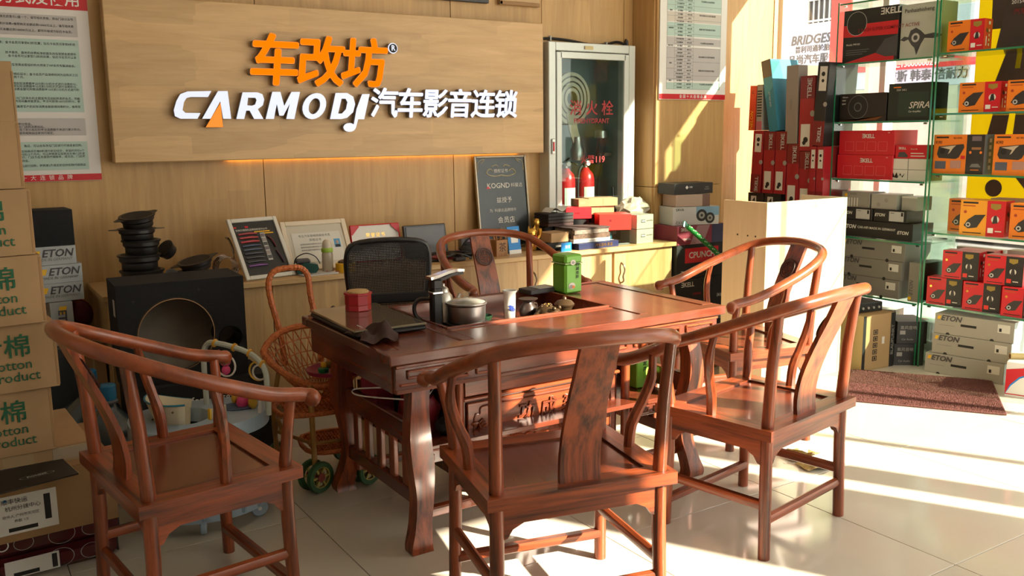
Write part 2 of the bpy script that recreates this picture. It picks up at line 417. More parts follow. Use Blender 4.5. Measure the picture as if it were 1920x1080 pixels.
# ---------------------------------------------------------------- outside
PAVE = M('pavement', (.42, .41, .39), .85, var=.1, vscale=2)
struct(B().box((25, 10, -.10), (38.4, 60, .1)).build('ground_street', PAVE))
bd = thing('street_building', 'pale tan building across the street behind the tyre shop signboard', 'building', (12.0, 9.0, 0))
BW = M('tan_render', (.50, .42, .36), .9, var=.06)
B().box((1.0, 1.0, 3.0), (2.0, 22.0, 6.0)).build('wall', BW, bd)
B().box((-.06, 1.4, 3.1), (.14, .9, 6.2), ch=.01).build('pilaster', PLASTER, bd)
gw = B().box((-.02, .95, 3.72), (.06, .95, 1.3)).build('window', DGREY, bd)
for k in range(9): B().box((-.08, .55+.1*k, 3.72), (.02, .02, 1.3)).build('grille_bar', LGREY, gw)
for k in range(4): B().box((-.085, .95, 3.2+.32*k), (.02, .95, .03)).build('grille_bar', LGREY, gw)
LAV = M('signboard_white', (.42, .43, .55), .5)
sb = thing('signboard', 'white tyre shop signboard standing across the street outside the window', 'sign', (9.0, 6.7, 0), R(-90))
B().box((0, .05, 2.36), (2.62, .08, .80), ch=.005).build('board', LAV, sb)
for s in (-1, 1): B().tube([(s*1.1, .12, -.05), (s*1.1, .12, 2.7)], .04, 8).build('post', GREY, sb)
B().box((.45, .004, 2.20), (1.72, .012, .10)).build('stripe', RED, sb)
text('BRIDGESTONE', .15, DGREY, sb, (-1.07, .006, 2.575), FRONT, bold=.02, shear=.2, align='LEFT', ext=.002)
text('普利司通轮胎店', .085, DGREY, sb, (-1.0, .006, 2.465), FRONT, align='LEFT', ext=.002, bold=.01)
text('品尚汽车服务', .118, DGREY, sb, (-1.10, .006, 2.345), FRONT, align='LEFT', ext=.002, bold=.015)
text('米', .09, DGREY, sb, (-.62, .006, 2.20), FRONT, align='LEFT', ext=.002)
text('TEL:13000000247', .085, WHITE, sb, (.30, -.006, 2.20), FRONT, align='LEFT', ext=.002, bold=.01)
text('玛吉斯 韩泰 倍耐力', .125, DGREY, sb, (.16, .006, 2.07), FRONT, align='LEFT', ext=.002, bold=.015)
text('胎', .16, M('pale_brown_ink', (.35, .25, .25), .6), sb, (1.16, .006, 2.09), FRONT, ext=.002, bold=.015)
rb = thing('street_banner', 'red upright banner on poles outside the window beside the signboard', 'banner', (8.0, 6.26, 0), R(-90))
B().box((0, 0, 2.3), (.24, .03, 3.2), ch=.004).build('cloth', BRED, rb)
B().tube([(.0, .03, -.05), (.0, .03, 3.95)], .02, 8).build('pole', GREY, rb)
rb2 = thing('street_post', 'pale square post standing outside behind the upper glass shelves', 'post', (7.0, 5.05, 0))
B().box((0, 0, 2.0), (.18, .18, 4.1), ch=.01).build('shaft', M('post_paint', (.75, .55, .48), .6), rb2)
B().box((0, 0, .04), (.30, .30, .18), ch=.01).build('foot', GREY, rb2)
# yellow sticker sheet on the glass behind the near shelf rack
YEL = translucent('yellow_vinyl', (.62, .52, .03)); VGREY = translucent('mauve_grey_vinyl', (.17, .13, .135))
ys = thing('window_poster', 'large yellow poster with grey stripes stuck on the window glass', 'poster', (5.735, 0, 0))
B().box((0, 2.80, 1.75), (.004, 1.28, 1.72)).build('sheet', YEL, ys)
for pl in ([(3.24, 1.98), (3.30, 1.80), (3.34, 1.64), (2.6, 1.64), (2.6, 1.98)], [(3.30, 1.59), (3.335, 1.43), (3.215, 1.43), (3.195, 1.59)], [(3.155, 1.59), (3.165, 1.43), (2.7, 1.43), (2.7, 1.59)],
           [(3.14, 1.22), (2.7, 1.22), (2.7, 1.0), (3.0, 1.06)], [(3.36, 2.5), (3.2, 2.5), (3.22, 2.12), (3.35, 2.12)][::-1]):
    B().prism(pl, -.006, -.003, 'yz').build('stripe', VGREY, ys)
B().prism([(3.26+.055*math.cos(a*PI/10), 1.13+.055*math.sin(a*PI/10)) for a in range(20)], -.006, -.003, 'yz').build('dot', VGREY, ys)
for pl in ([(3.17, 1.985), (3.18, 1.87), (3.15, 1.87), (3.14, 1.985)],):
    B().prism(pl, -.009, -.0065, 'yz').build('stripe', YEL, ys)
# ================================================================ BACK WALL
sg = thing('wall_sign', 'big wooden sign board with orange and white glowing letters on back wall', 'sign', (0, 0, 0))
B().box((2.13, 5.045, 1.793), (2.64, .08, .826), ch=.004).build('board', SIGNW, sg)
for z in (1.6, 2.0): B().box((2.13, 5.092, z), (2.2, .014, .06)).build('batten', CABT, sg)
GLOW = M('white_lit_acrylic', (.42, .43, .50), .4, emit=(.70, .77, 1.0), es=.40)
OGLOW = M('orange_lit_acrylic', (.60, .13, .004), .4, emit=(1.0, .23, .002), es=.42)
SIDE = M('letter_side', (.30, .24, .18), .5, .2)
SGN = {'C':[[(1.301, 1.743), (1.18, 1.739), (1.143, 1.725), (1.121, 1.689), (1.105, 1.643), (1.109, 1.613), (1.135, 1.6), (1.221, 1.6), (1.238, 1.629), (1.162, 1.63), (1.148, 1.644), (1.158, 1.685), (1.172, 1.705), (1.193, 1.711), (1.282, 1.712)]],
'A':[[(1.336, 1.743), (1.386, 1.744), (1.396, 1.6), (1.354, 1.6), (1.345, 1.692), (1.288, 1.6), (1.245, 1.6)]],
'T':[[(1.345, 1.683), (1.35, 1.556), (1.261, 1.556)]],
'R':[[(1.466, 1.739), (1.545, 1.74), (1.572, 1.73), (1.58, 1.702), (1.571, 1.672), (1.542, 1.651), (1.57, 1.599), (1.52, 1.599), (1.498, 1.643), (1.479, 1.643), (1.465, 1.599), (1.424, 1.599)], [(1.493, 1.711), (1.533, 1.711), (1.539, 1.699), (1.53, 1.676), (1.513, 1.669), (1.486, 1.671)]],
'M':[[(1.628, 1.744), (1.672, 1.744), (1.69, 1.668), (1.735, 1.745), (1.783, 1.746), (1.743, 1.598), (1.698, 1.599), (1.723, 1.684), (1.682, 1.617), (1.66, 1.617), (1.649, 1.682), (1.628, 1.599), (1.583, 1.599)]],
'O':[[(1.931, 1.67), (1.933, 1.692), (1.928, 1.712), (1.917, 1.728), (1.901, 1.738), (1.88, 1.741), (1.858, 1.737), (1.837, 1.727), (1.818, 1.711), (1.804, 1.691), (1.795, 1.669), (1.793, 1.647), (1.798, 1.627), (1.809, 1.611), (1.825, 1.601), (1.845, 1.597), (1.867, 1.601), (1.889, 1.611), (1.908, 1.627), (1.922, 1.647)], [(1.896, 1.669), (1.898, 1.686), (1.894, 1.701), (1.886, 1.71), (1.874, 1.713), (1.861, 1.71), (1.848, 1.7), (1.837, 1.686), (1.83, 1.669), (1.828, 1.652), (1.831, 1.638), (1.84, 1.628), (1.851, 1.625), (1.865, 1.628), (1.878, 1.638), (1.889, 1.652)]],
'D':[[(1.992, 1.743), (2.061, 1.744), (2.097, 1.724), (2.107, 1.682), (2.093, 1.637), (2.055, 1.606), (2.018, 1.598), (1.952, 1.598)], [(2.026, 1.712), (2.051, 1.712), (2.061, 1.693), (2.051, 1.654), (2.025, 1.629), (2.001, 1.629)]],
'I':[[(2.153, 1.739), (2.199, 1.74), (2.159, 1.597), (2.122, 1.597), (2.105, 1.546), (2.089, 1.546), (2.099, 1.586), (2.115, 1.654)]],
'N':[[(2.104, 1.551), (2.102, 1.56), (2.094, 1.568), (2.082, 1.574), (2.068, 1.576), (2.054, 1.574), (2.042, 1.569), (2.034, 1.561), (2.03, 1.551), (2.033, 1.542), (2.04, 1.533), (2.052, 1.528), (2.066, 1.526), (2.08, 1.528), (2.092, 1.533), (2.101, 1.541)]]}
for k, lp in SGN.items():
    l = polymesh(lp, SIDE, .04, 4.982, 'letter', sg)
    polymesh(lp, OGLOW if k == 'T' else GLOW, .004, 4.9595, 'letter_face', l)
for i, ch in enumerate('车改坊'):
    kw = dict(bold=.026, shear=.12)
    l = text(ch, .285, SIDE, sg, (1.64+.262*i, 4.982, 1.893), FRONT, ext=.02, name='letter', **kw)
    f = text(ch, .285, OGLOW, sg, (1.64+.262*i, 4.9595, 1.893), FRONT, ext=.002, name='letter_face', **kw)
for i, ch in enumerate('汽车影音连锁'):
    kw = dict(bold=.022, shear=.10)
    l = text(ch, .178, SIDE, sg, (2.285+.168*i, 4.982, 1.678), FRONT, ext=.02, name='letter', **kw)
    f = text(ch, .178, GLOW, sg, (2.285+.168*i, 4.9595, 1.678), FRONT, ext=.002, name='letter_face', **kw)
b = B().prism([(2.355+.030*math.cos(a*PI/12), 2.003+.030*math.sin(a*PI/12)) for a in range(24)], 4.962, 5.004, 'xz').build('letter', SIDE, sg)
B().prism([(2.355+.030*math.cos(a*PI/12), 2.003+.030*math.sin(a*PI/12)) for a in range(24)], 4.956, 4.9615, 'xz').build('letter_face', GLOW, b)
B().prism([(2.355+.025*math.cos(a*PI/12), 2.003+.025*math.sin(a*PI/12)) for a in range(24)], 4.953, 4.9555, 'xz').build('disc', MBLACK, b)
text('R', .042, GLOW, sg, (2.355, 4.952, 2.003), FRONT, bold=.02, ext=.0006)
# warm strip light behind the lower edge of the sign
lt = M('warm_strip_light', (.9, .5, .1), .5, emit=(1.0, .50, .06), es=5)
B().box((2.35, 5.090, 1.392), (1.9, .012, .012)).build('light_strip', lt, sg)
# edges of two frames above the sign
for nm, lb, xa, xb, mt in (('picture_frame', 'dark framed picture hung above the sign, only its bottom edge showing', 2.55, 3.08, MBLACK), ('notice_board', 'pale wooden notice board hung above the right end of sign', 3.16, 3.47, CABT)):
    o = thing(nm, lb, 'picture' if nm == 'picture_frame' else 'board', ((xa+xb)/2, 5.085, 2.315))
    B().box((0, 0, .20), (xb-xa, .024, .40), ch=.004).build('backing', mt, o)
    B().box((0, -.014, .012), (xb-xa, .012, .024), ch=.003).build('frame_rail', CARD2 if mt is CABT else DGREY, o)
    if nm == 'notice_board': B().box((-(xb-xa)/2+.01, -.014, .2), (.02, .012, .40)).build('frame_stile', CARD2, o)
# posters
PMINT = M('mint_print', (.45, .60, .55), .6); PGREY = M('grey_print', (.50, .48, .48), .6); PWHITE = M('poster_white', (.74, .71, .69), .55)
def rect(b, x0, z0, x1, z1, y): b.add([(x0, y, z0), (x1, y, z0), (x1, y, z1), (x0, y, z1)], [(0, 1, 2, 3)])
pw = thing('membership_poster', 'tall white poster of small print with red bands behind the stacked cartons', 'poster', (0, 0, 0))
B().box((.395, 5.094, 1.76), (.72, .010, .93)).build('sheet', PWHITE, pw)
for z0, z1 in ((2.13, 2.225), (1.296, 1.328)): b = B(); rect(b, .035, z0, .755, z1, 5.0885); b.build('red_band', RED, pw)
for z0, z1 in ((1.635, 1.985), (1.35, 1.49)): b = B(); rect(b, .06, z0, .70, z1, 5.0885); b.build('mint_block', PMINT, pw)
for z0, z1 in ((2.0, 2.10), (1.52, 1.605)): b = B(); rect(b, .06, z0, .70, z1, 5.0885); b.build('grey_block', PGREY, pw)
text('会员积分方式及使用', .072, WHITE, pw, (.40, 5.088, 2.175), FRONT, bold=.01)
text('全 国 十 大 连 锁 品 牌', .026, WHITE, pw, (.62, 5.088, 1.312), FRONT, align='RIGHT', space=1.3)
lines = [(2.083, '充值满500元的16G高清无损音乐U盘一个，填写相关表格，添加门店公众号'), (2.050, '银卡会员累计消费+推荐购买总额达到10000元以上，填写相关表'), (2.023, '购买总额达到100000元以上，即可升级成为钻石卡会员。'),
         (1.963, '享受9折优惠；金卡会员可享受8.5折优惠；钻石卡会员可享受8折优'), (1.916, '技术服务，服务的收费标准依据车改坊连锁总部颁布'), (1.900, '金卡会员可以享受7.5折的优惠，钻石卡会员可以享'), (1.859, '车改坊连锁总部组织的大师来了VIP会员专属讲座会。'),
         (1.815, '可获得相应延长；金卡会员产品保修时间为自购买之日'), (1.800, '两个月。'), (1.770, '按照实际消费额每20元积1分的方式进行消费积分。'), (1.757, '按照实际消费额每15元积1分的方式进行消费积分。'), (1.743, '在的消费金额可按照消费额每10元积1分的方式进行积'),
         (1.700, '参与门店举办的主题宣传活动贴转发的会员，凭截'), (1.686, '举办的活动嘉宾鉴赏会，每次可获得100分的积分，参'), (1.660, '按照被推荐客户的实际消费金额获得同等积分，推荐奖'),
         (1.576, '积分现金。'), (1.562, '在门店的消费抵扣。'), (1.548, '，使用了积分抵扣的每次消费额不再进行累计积分。'), (1.532, '使用规则由店家另行规定。'),
         (1.470, '售后，可以由车改坊门店进行代销或者回购。'), (1.444, '按照实际购买价格9折进行折旧估价，安装时间在6个'), (1.429, '时间在12个月内，可以按照原实际购买价格7.5折进'), (1.415, '折旧估价，门店为会员提供代销服务，成交后，门店按'), (1.398, '佣金。'), (1.373, '产品进行回购，按照第2条规定折旧并扣除代销佣金')]
for z, s in lines:
    text(s, .0135, INK, pw, (.685, 5.088, z), FRONT, align='RIGHT', bold=.004) if len(s) > 16 else text(s, .0135, INK, pw, (.40, 5.088, z), FRONT, align='LEFT', bold=.004)
pr_ = thing('price_poster', 'white price table poster with red foot band on the oak pillar', 'poster', (0, -.004, 0))
B().box((4.613, 4.845, 2.13), (.63, .010, .80)).build('sheet', WHITE, pr_)
b = B(); rect(b, 4.298, 1.732, 4.928, 1.768, 4.8393); b.build('red_band', RED, pr_)
text('全 国 十 大 连 锁 品 牌', .026, WHITE, pr_, (4.613, 4.8388, 1.750), FRONT, bold=.01)
for z0, z1, nm, mt in ((1.80, 1.845, 'mint_block', PMINT), (1.86, 2.085, 'grey_block', PGREY), (2.10, 2.15, 'grey_block', PGREY), (2.16, 2.25, 'mint_block', PMINT), (2.255, 2.32, 'cream_block', M('cream_print', (.60, .56, .50), .6)), (2.33, 2.50, 'mint_block', PMINT)):
    b = B(); rect(b, 4.36, z0, 4.87, z1, 4.8393); b.build(nm, mt, pr_)
b = B()
zz = [1.80+.0235*k for k in range(30)]
for k, z in enumerate(zz): rect(b, 4.43 if k % 3 else 4.36, z, 4.61 if k % 4 else 4.87, z+.0016, 4.8388)
for x in (4.36, 4.43, 4.53, 4.605, 4.868): rect(b, x, 1.80, x+.0016, 2.50, 4.8388)
b = b.build('table_rule', GINK, pr_); b['kind'] = 'stuff'
for k, z in enumerate(zz[:-1]):
    text(['改装套餐', '全车隔音', '四门隔音', '后备箱隔音', '汽车功放安装'][k % 5], .012, INK, pr_, (4.48, 4.8385, z+.012), FRONT, bold=.004)
    text(['200元', '400元/套', '600元', '980元/台'][k % 4], .012, INK, pr_, (4.568, 4.8385, z+.012), FRONT, bold=.004)
    if k % 4 == 1: text(['原车线路完全无损升级安装', '包含调音以及材料费用', '根据车型不同价格另行商议'][k % 3], .013, INK, pr_, (4.737, 4.8385, z+.012), FRONT, bold=.004)
    if k % 5 == 2: text(['喇叭安装', '功放安装', '隔音', '其他'][k % 4], .012, INK, pr_, (4.395, 4.8385, z+.012), FRONT, bold=.004)
# fire hydrant cupboard
hy = thing('hydrant_cabinet', 'white framed fire hydrant cupboard with glass door beside the wooden sign', 'cabinet', (0, 0, 0))
HZ0, HZ1, HX0, HX1 = .80, 2.095, 3.475, 4.205
DARK = M('cabinet_inside', (.30, .37, .37), .7)  # lightened, reflection haze of the glass door put into the colour
b = B(); b.box((3.85, 5.42, 1.45), (.70, .02, 1.29)); b.box((3.50, 5.26, 1.45), (.012, .32, 1.29)); b.box((4.20, 5.26, 1.45), (.012, .32, 1.29)); b.box((3.85, 5.26, .812), (.70, .32, .012)); b.box((3.85, 5.26, 2.082), (.70, .32, .012)); b.build('case', DARK, hy)
for x in (HX0+.028, HX1-.028): B().box((x, 5.04, (HZ0+HZ1)/2), (.056, .12, HZ1-HZ0), ch=.004).build('frame_stile', ALU, hy)
for z in (HZ0+.028, HZ1-.028): B().box(((HX0+HX1)/2, 5.041, z), (HX1-HX0-.112, .118, .056), ch=.004).build('frame_rail', ALU, hy)
dr = B().box((HX0+.081, 4.985, 1.45), (.042, .022, 1.16), ch=.003).box((HX1-.081, 4.985, 1.45), (.042, .022, 1.16), ch=.003).box((3.84, 4.985, 2.012), (.55, .022, .042), ch=.003).box((3.84, 4.985, .888), (.55, .022, .042), ch=.003).build('door', ALU, hy)
B().box((3.84, 4.987, 1.45), (.53, .006, 1.09)).build('pane', DOORGLASS, dr)
B().box((HX0+.028, 4.974, 1.42), (.024, .014, .10), ch=.003).build('latch', STEEL, hy)
B().box((HX0+.028, 4.966, 1.42), (.010, .006, .06)).build('latch_slot', RED, hy)
B().box((3.80, 4.977, 2.065), (.07, .004, .022)).build('name_plate', M('brass_plate', (.45, .36, .18), .4, .5), hy)
DR2 = M('hydrant_red_film', (.38, .02, .02), .5)
text('消 火 栓', .105, DR2, hy, (3.83, 4.983, 1.665), FRONT, bold=.008, ext=.0006)
text('FIREHYDRANT', .046, DR2, hy, (3.83, 4.983, 1.585), FRONT, bold=.012, ext=.0006)
text('火警119', .06, DR2, hy, (3.84, 4.983, 1.325), FRONT, bold=.008, ext=.0006)
# things in the cupboard
ho = thing('fire_hose', 'flat white fire hose rolled on its side inside the hydrant cupboard', 'hose', (3.80, 5.20, 1.74))
mx = Matrix.Rotation(PI/2, 4, 'X') @ Matrix.Rotation(R(10), 4, 'Y')
HOSE = M('canvas_hose', (.66, .60, .48), .8)
for k, r in enumerate((.050, .085, .120, .155)):
    B().lathe([(r, -.03), (r+.024, -.03), (r+.024, .03), (r, .03)], 28, mx=mx, capb=False, capt=False).build('coil', HOSE, ho, smooth=30)
B().strip([(-.02, -.04, -.10), (.0, -.05, -.22), (.03, -.05, -.30)], .07, .012, 'x').build('tail', HOSE, ho)
B().lathe([(.045, 0), (.05, .02), (.05, .07), (.035, .10), (.03, .16)], 16, c=(.03, -.05, -.42)).build('coupling', STEEL, ho, smooth=40)
pv = thing('hydrant_valve', 'grey metal hydrant pipe and valve inside the cupboard beside the hose', 'valve', (4.10, 5.25, .83))
B().tube(smoothpath([(0, .06, .0), (0, .06, .3), (.02, .0, .55), (-.02, -.05, .66)]), .032, 10).build('pipe', DGREY, pv, smooth=True)
B().lathe([(.05, 0), (.05, .05), (.04, .06)], 14, c=(-.02, -.05, .64)).build('outlet', STEEL, pv, smooth=40)
B().tube([(.02, .0, .52), (.09, -.03, .52)], .016, 8).build('spindle', STEEL, pv)
rl = thing('hose_reel', 'small white hose nozzle reel standing low at the cupboard side', 'reel', (3.625, 5.20, 1.05))
B().lathe([(.048, -.02), (.072, -.02), (.072, .02), (.048, .02), (.048, -.02)], 24, mx=Matrix.Rotation(PI/2, 4, 'X'), capb=False, capt=False).build('rim', LGREY, rl, smooth=30)
B().lathe([(.018, -.024), (.03, -.024), (.03, .024), (.018, .024), (.018, -.024)], 18, mx=Matrix.Rotation(PI/2, 4, 'X'), capb=False, capt=False).build('hub', WHITE, rl, smooth=30)
B().box((0, .03, -.16), (.05, .02, .18)).build('stand', DGREY, rl)
EXR = M('extinguisher_red', (.50, .012, .015), .3)
def extinguisher(x, y, lab):
    t = thing('fire_extinguisher', lab, 'extinguisher', (x, y, .82), 0, 'fire extinguishers in the hydrant cupboard')
    B().lathe([(.06, 0), (.066, .01), (.066, .36), (.058, .40), (.03, .43), (.022, .445)], 20).build('cylinder', EXR, t, smooth=40)
    b = B()
    for k in range(7):
        a = -PI/2-.75+.25*k
        if k < 6:
            a2 = a+.25
            b.add([(.0668*math.cos(a), .0668*math.sin(a), .13), (.0668*math.cos(a2), .0668*math.sin(a2), .13), (.0668*math.cos(a2), .0668*math.sin(a2), .31), (.0668*math.cos(a), .0668*math.sin(a), .31)], [(0, 1, 2, 3)])
    b.build('label', OFFW, t)
    B().lathe([(.018, 0), (.018, .035), (.024, .04), (.024, .05)], 12, c=(0, 0, .44)).build('neck', STEEL, t, smooth=40)
    B().lathe([(.017, -.008), (.019, 0), (.017, .008)], 14, mx=Matrix.Translation((0, -.03, .475)) @ Matrix.Rotation(PI/2, 4, 'X')).build('gauge', WHITE, t)
    B().strip([(-.01, 0, .49), (.03, 0, .515), (.10, 0, .505)], .02, .006, 'y').strip([(-.01, 0, .48), (.04, 0, .485), (.10, 0, .465)], .02, .006, 'y').build('handle', MBLACK, t)
    B().tube(smoothpath([(-.018, 0, .465), (-.07, -.02, .42), (-.08, -.02, .30), (-.075, -.02, .18)]), .009, 8).build('hose', MBLACK, t, smooth=True)
extinguisher(3.77, 5.20, 'red fire extinguisher with white label nearer the hose reel in the hydrant cupboard')
extinguisher(3.955, 5.22, 'red fire extinguisher standing next to the valve pipe in the hydrant cupboard')
ca = thing('wall_cable', 'black cable clipped along the oak wall above the hydrant cupboard', 'cable', (0, 0, 0))
B().tube(smoothpath([(3.45, 5.088, 2.115), (3.56, 5.085, 2.125), (3.72, 5.086, 2.118), (3.88, 5.084, 2.100), (4.02, 5.085, 2.105), (4.12, 5.085, 2.125), (4.19, 5.085, 2.110), (4.22, 5.085, 2.05), (4.225, 5.085, 1.0), (4.22, 5.085, .80)]), .009, 8).build('cord', BLACK, ca, smooth=True)
for x, z in ((3.56, 2.125), (4.03, 2.106)): B().box((x, 5.088, z), (.012, .026, .034), ch=.002).build('clip', LGREY, ca)
# ================================================================ ARMCHAIRS
def make_chair(label, x, y, rz):
    t = thing('armchair', label, 'chair', (x, y, 0), R(rz), 'rosewood horseshoe armchairs around the tea table')
    W, D, ZS = .305, .25, .485
    lx, ly = .265, .21
    # seat: four mitred members and a sunk panel
    for nm, poly in (('seat_rail', [(-W, -D), (W, -D), (W-.075, -D+.075), (-W+.075, -D+.075)]), ('seat_rail', [(W, D), (-W, D), (-W+.075, D-.075), (W-.075, D-.075)]),
                     ('seat_rail', [(-W, D), (-W, -D), (-W+.075, -D+.075), (-W+.075, D-.075)]), ('seat_rail', [(W, -D), (W, D), (W-.075, D-.075), (W-.075, -D+.075)])):
        cx = sum(p[0] for p in poly)/4; ax = 'x' if abs(cx) < .01 else 'y'
        B().prism(poly, ZS-.038, ZS, 'xy').build(nm, RW[ax], t)
    B().box((0, 0, ZS-.018), (2*W-.152, 2*D-.152, .020)).build('seat_panel', RD['y'], t)
    # aprons with bracketed ends
    def apron(half, plane, at, ax):
        z = ZS-.038
        poly = [(-half, z), (half, z), (half, z-.105), (half-.018, z-.10), (half-.035, z-.075), (half-.07, z-.058), (-half+.07, z-.058), (-half+.035, z-.075), (-half+.018, z-.10), (-half, z-.105)]
        B().prism(poly, at-.009, at+.009, plane).build('apron', RW[ax], t)
    apron(lx-.012, 'xz', -ly, 'x'); apron(lx-.012, 'xz', ly, 'x'); apron(ly-.012, 'yz', -lx, 'y'); apron(ly-.012, 'yz', lx, 'y')
    def leg(pts, rs): B().tube(pts, rs, 10).build('leg', RW['z'], t, smooth=True)
    for s in (-1, 1):
        leg([(s*(lx+.006), -ly-.008, 0), (s*lx, -ly, .30), (s*lx, -ly, .50), (s*(lx+.004), -ly-.012, .70), (s*(lx+.012), -ly-.035, .895)], [.021, .022, .0215, .020, .018])
        leg([(s*(lx+.006), ly+.008, 0), (s*lx, ly, .30), (s*lx, ly, .50), (s*(lx+.012), ly+.008, .60), (s*(lx+.040), ly+.012, .715)], [.021, .022, .0205, .018, .016])
        B().tube(smoothpath([(s*(W-.03), .015, .48), (s*(W-.022), .012, .56), (s*(W+.012), .0, .64), (s*(W+.035), -.015, .72), (s*(W+.030), -.03, .80)], 3), [.019]*5+[.017]*5+[.014]*3, 8).build('spindle', RW['z'], t, smooth=True)
        B().tube([(s*lx, -ly, .195), (s*lx, ly, .195)], .016, 8, flat=1.25).build('stretcher', RW['y'], t, smooth=True)
    B().tube([(-lx, -ly, .14), (lx, -ly, .14)], .016, 8, flat=1.25).build('stretcher', RW['x'], t, smooth=True)
    B().box((0, ly, .10), (2*lx, .036, .030), ch=.006).build('stretcher', RW['x'], t)
    # horseshoe rail
    half = [(.352, .262, .700), (.338, .275, .712), (.328, .245, .722), (.336, .15, .742), (.345, .03, .787), (.332, -.12, .848), (.285, -.245, .903), (.19, -.315, .932), (.0, -.345, .945)]
    pts = [(-a, b, c) for a, b, c in half]+[(a, b, c) for a, b, c in half[-2::-1]]
    sp = smoothpath(pts, 4); n = len(sp)
    rr = [.021+.007*max(0, 1-abs(i-3)/4)*1.0 if i < 8 else (.021+.007*max(0, 1-abs(n-1-i-3)/4) if i > n-9 else .0225) for i in range(n)]
    rr[0] = rr[-1] = .017
    B().tube(sp, rr, 12).build('arm_rail', RAIL, t, smooth=50)
    # S-curved splat with carved roundel
    path = smoothpath([(0, -.205, .470), (0, -.200, .54), (0, -.215, .63), (0, -.255, .74), (0, -.305, .85), (0, -.338, .930)], 3)
    m = len(path)
    s = B().strip(path, [.134-.016*i/(m-1) for i in range(m)], .016, 'x').build('splat', RW['z'], t, smooth=30)
    tilt = Matrix.Translation((0, -.272, .815)) @ Matrix.Rotation(R(-65.5), 4, 'X')
    rd = M('carved_recess', (.05, .014, .009), .5)
    for r0, r1 in ((.047, .053), (.036, .041)):
        B().lathe([(r0, 0), (r0, .0035), (r1, .0035), (r1, 0)], 28, mx=tilt, capb=False, capt=False).build('carved_ring', rd, s)
    b = B()
    for a in range(4):
        mm = tilt @ Matrix.Rotation(a*PI/2, 4, 'Z')
        b.box((.018, 0, .002), (.034, .004, .003), mx=mm); b.box((.020, .012, .002), (.020, .004, .003), mx=mm); b.box((.011, .016, .002), (.004, .012, .003), mx=mm)
    b.build('carved_fret', rd, s)
    return t
make_chair('rosewood armchair seen from behind, nearest the viewer, its back to us', 1.589, 2.261, -12.5)
make_chair('rosewood armchair before the cardboard cartons, facing along the tea table', .617, 2.918, -83.1)
make_chair('rosewood armchair drawn up to the sunny end of the table beside the podium', 3.375, 3.165, 77)
make_chair('rosewood armchair on the sunlit floor near the door mat, back partly turned', 2.603, 2.345, 10.5)
make_chair('rosewood armchair behind the table in front of the long cabinet, facing us', 2.62, 4.16, 176)
# ================================================================ TEA TABLE
tb = thing('tea_table', 'carved rosewood tea table with sunken tray, fret aprons and slatted ends', 'table', (0, 0, 0))
X0, X1, Y0, Y1, ZT = 1.265, 2.862, 2.765, 3.635, .760
TX0, TX1, TY0, TY1 = 1.64, 2.44, 3.045, 3.575
# top framing round the tray
for xa, xb, ya, yb, ax in ((X0, X1, Y0, Y0+.075, 'x'), (X0, X1, Y1-.045, Y1, 'x'), (X0, X0+.07, Y0+.075, Y1-.045, 'y'), (X1-.07, X1, Y0+.075, Y1-.045, 'y'),
                           (TX0-.05, TX0, Y0+.075, Y1-.045, 'y'), (TX1, TX1+.05, Y0+.075, Y1-.045, 'y'), (TX0, TX1, TY0-.03, TY0, 'x'), (TX0, TX1, TY1, Y1-.045, 'x')):
    B().box(((xa+xb)/2, (ya+yb)/2, ZT-.019), (xb-xa-.0015, yb-ya-.0015, .038), ch=.004).build('top_rail', RD[ax], tb)
for xa, xb, ya, yb, ax in ((X0+.07, TX0-.05, Y0+.075, Y1-.045, 'y'), (TX1+.05, X1-.07, Y0+.075, Y1-.045, 'y'), (TX0, TX1, Y0+.075, TY0-.03, 'x')):
    B().box(((xa+xb)/2, (ya+yb)/2, ZT-.021), (xb-xa-.006, yb-ya-.006, .036), ch=.002).build('top_panel', RD[ax], tb)
B().box(((TX0+TX1)/2, (TY0+TY1)/2, ZT-.062), (TX1-TX0, TY1-TY0, .012)).build('tray_floor', RD['x'], tb)
for xa, xb, ya, yb in ((TX0, TX1, TY0, TY0+.012), (TX0, TX1, TY1-.012, TY1), (TX0, TX0+.012, TY0+.012, TY1-.012), (TX1-.012, TX1, TY0+.012, TY1-.012)):
    B().box(((xa+xb)/2, (ya+yb)/2, ZT-.026), (xb-xa, yb-ya, .064), ch=.002).build('tray_wall', RD['x'], tb)
# aprons with key-fret relief
def fret(parent, x0, x1, zc, h, y, axis='x', unit=.085, both=True):
    n = max(2, int((x1-x0)/unit)); u = (x1-x0)/n; e = .0055
    for i in range(n):
        a = x0+i*u; s = 1 if i % 2 else -1
        b = B()
        def bar(p0, z0, p1, z1):
            c = ((p0+p1)/2, (z0+z1)/2); d = (abs(p1-p0)+2*e*.8, abs(z1-z0)+2*e*.8)
            if axis == 'x': b.box((c[0], y, c[1]), (d[0], .012, d[1]), ch=.003)
            else: b.box((y, c[0], c[1]), (.012, d[0], d[1]), ch=.003)
        bar(a, zc+s*h*.38, a+u*.86, zc+s*h*.38); bar(a+u*.86, zc+s*h*.38, a+u*.86, zc); bar(a+u*.30, zc, a+u*.86, zc); bar(a+u*.30, zc, a+u*.30, zc-s*h*.38); bar(a+u*.30, zc-s*h*.38, a+u, zc-s*h*.38)
        b.build('fret', RW[axis], parent)
AZ = .667
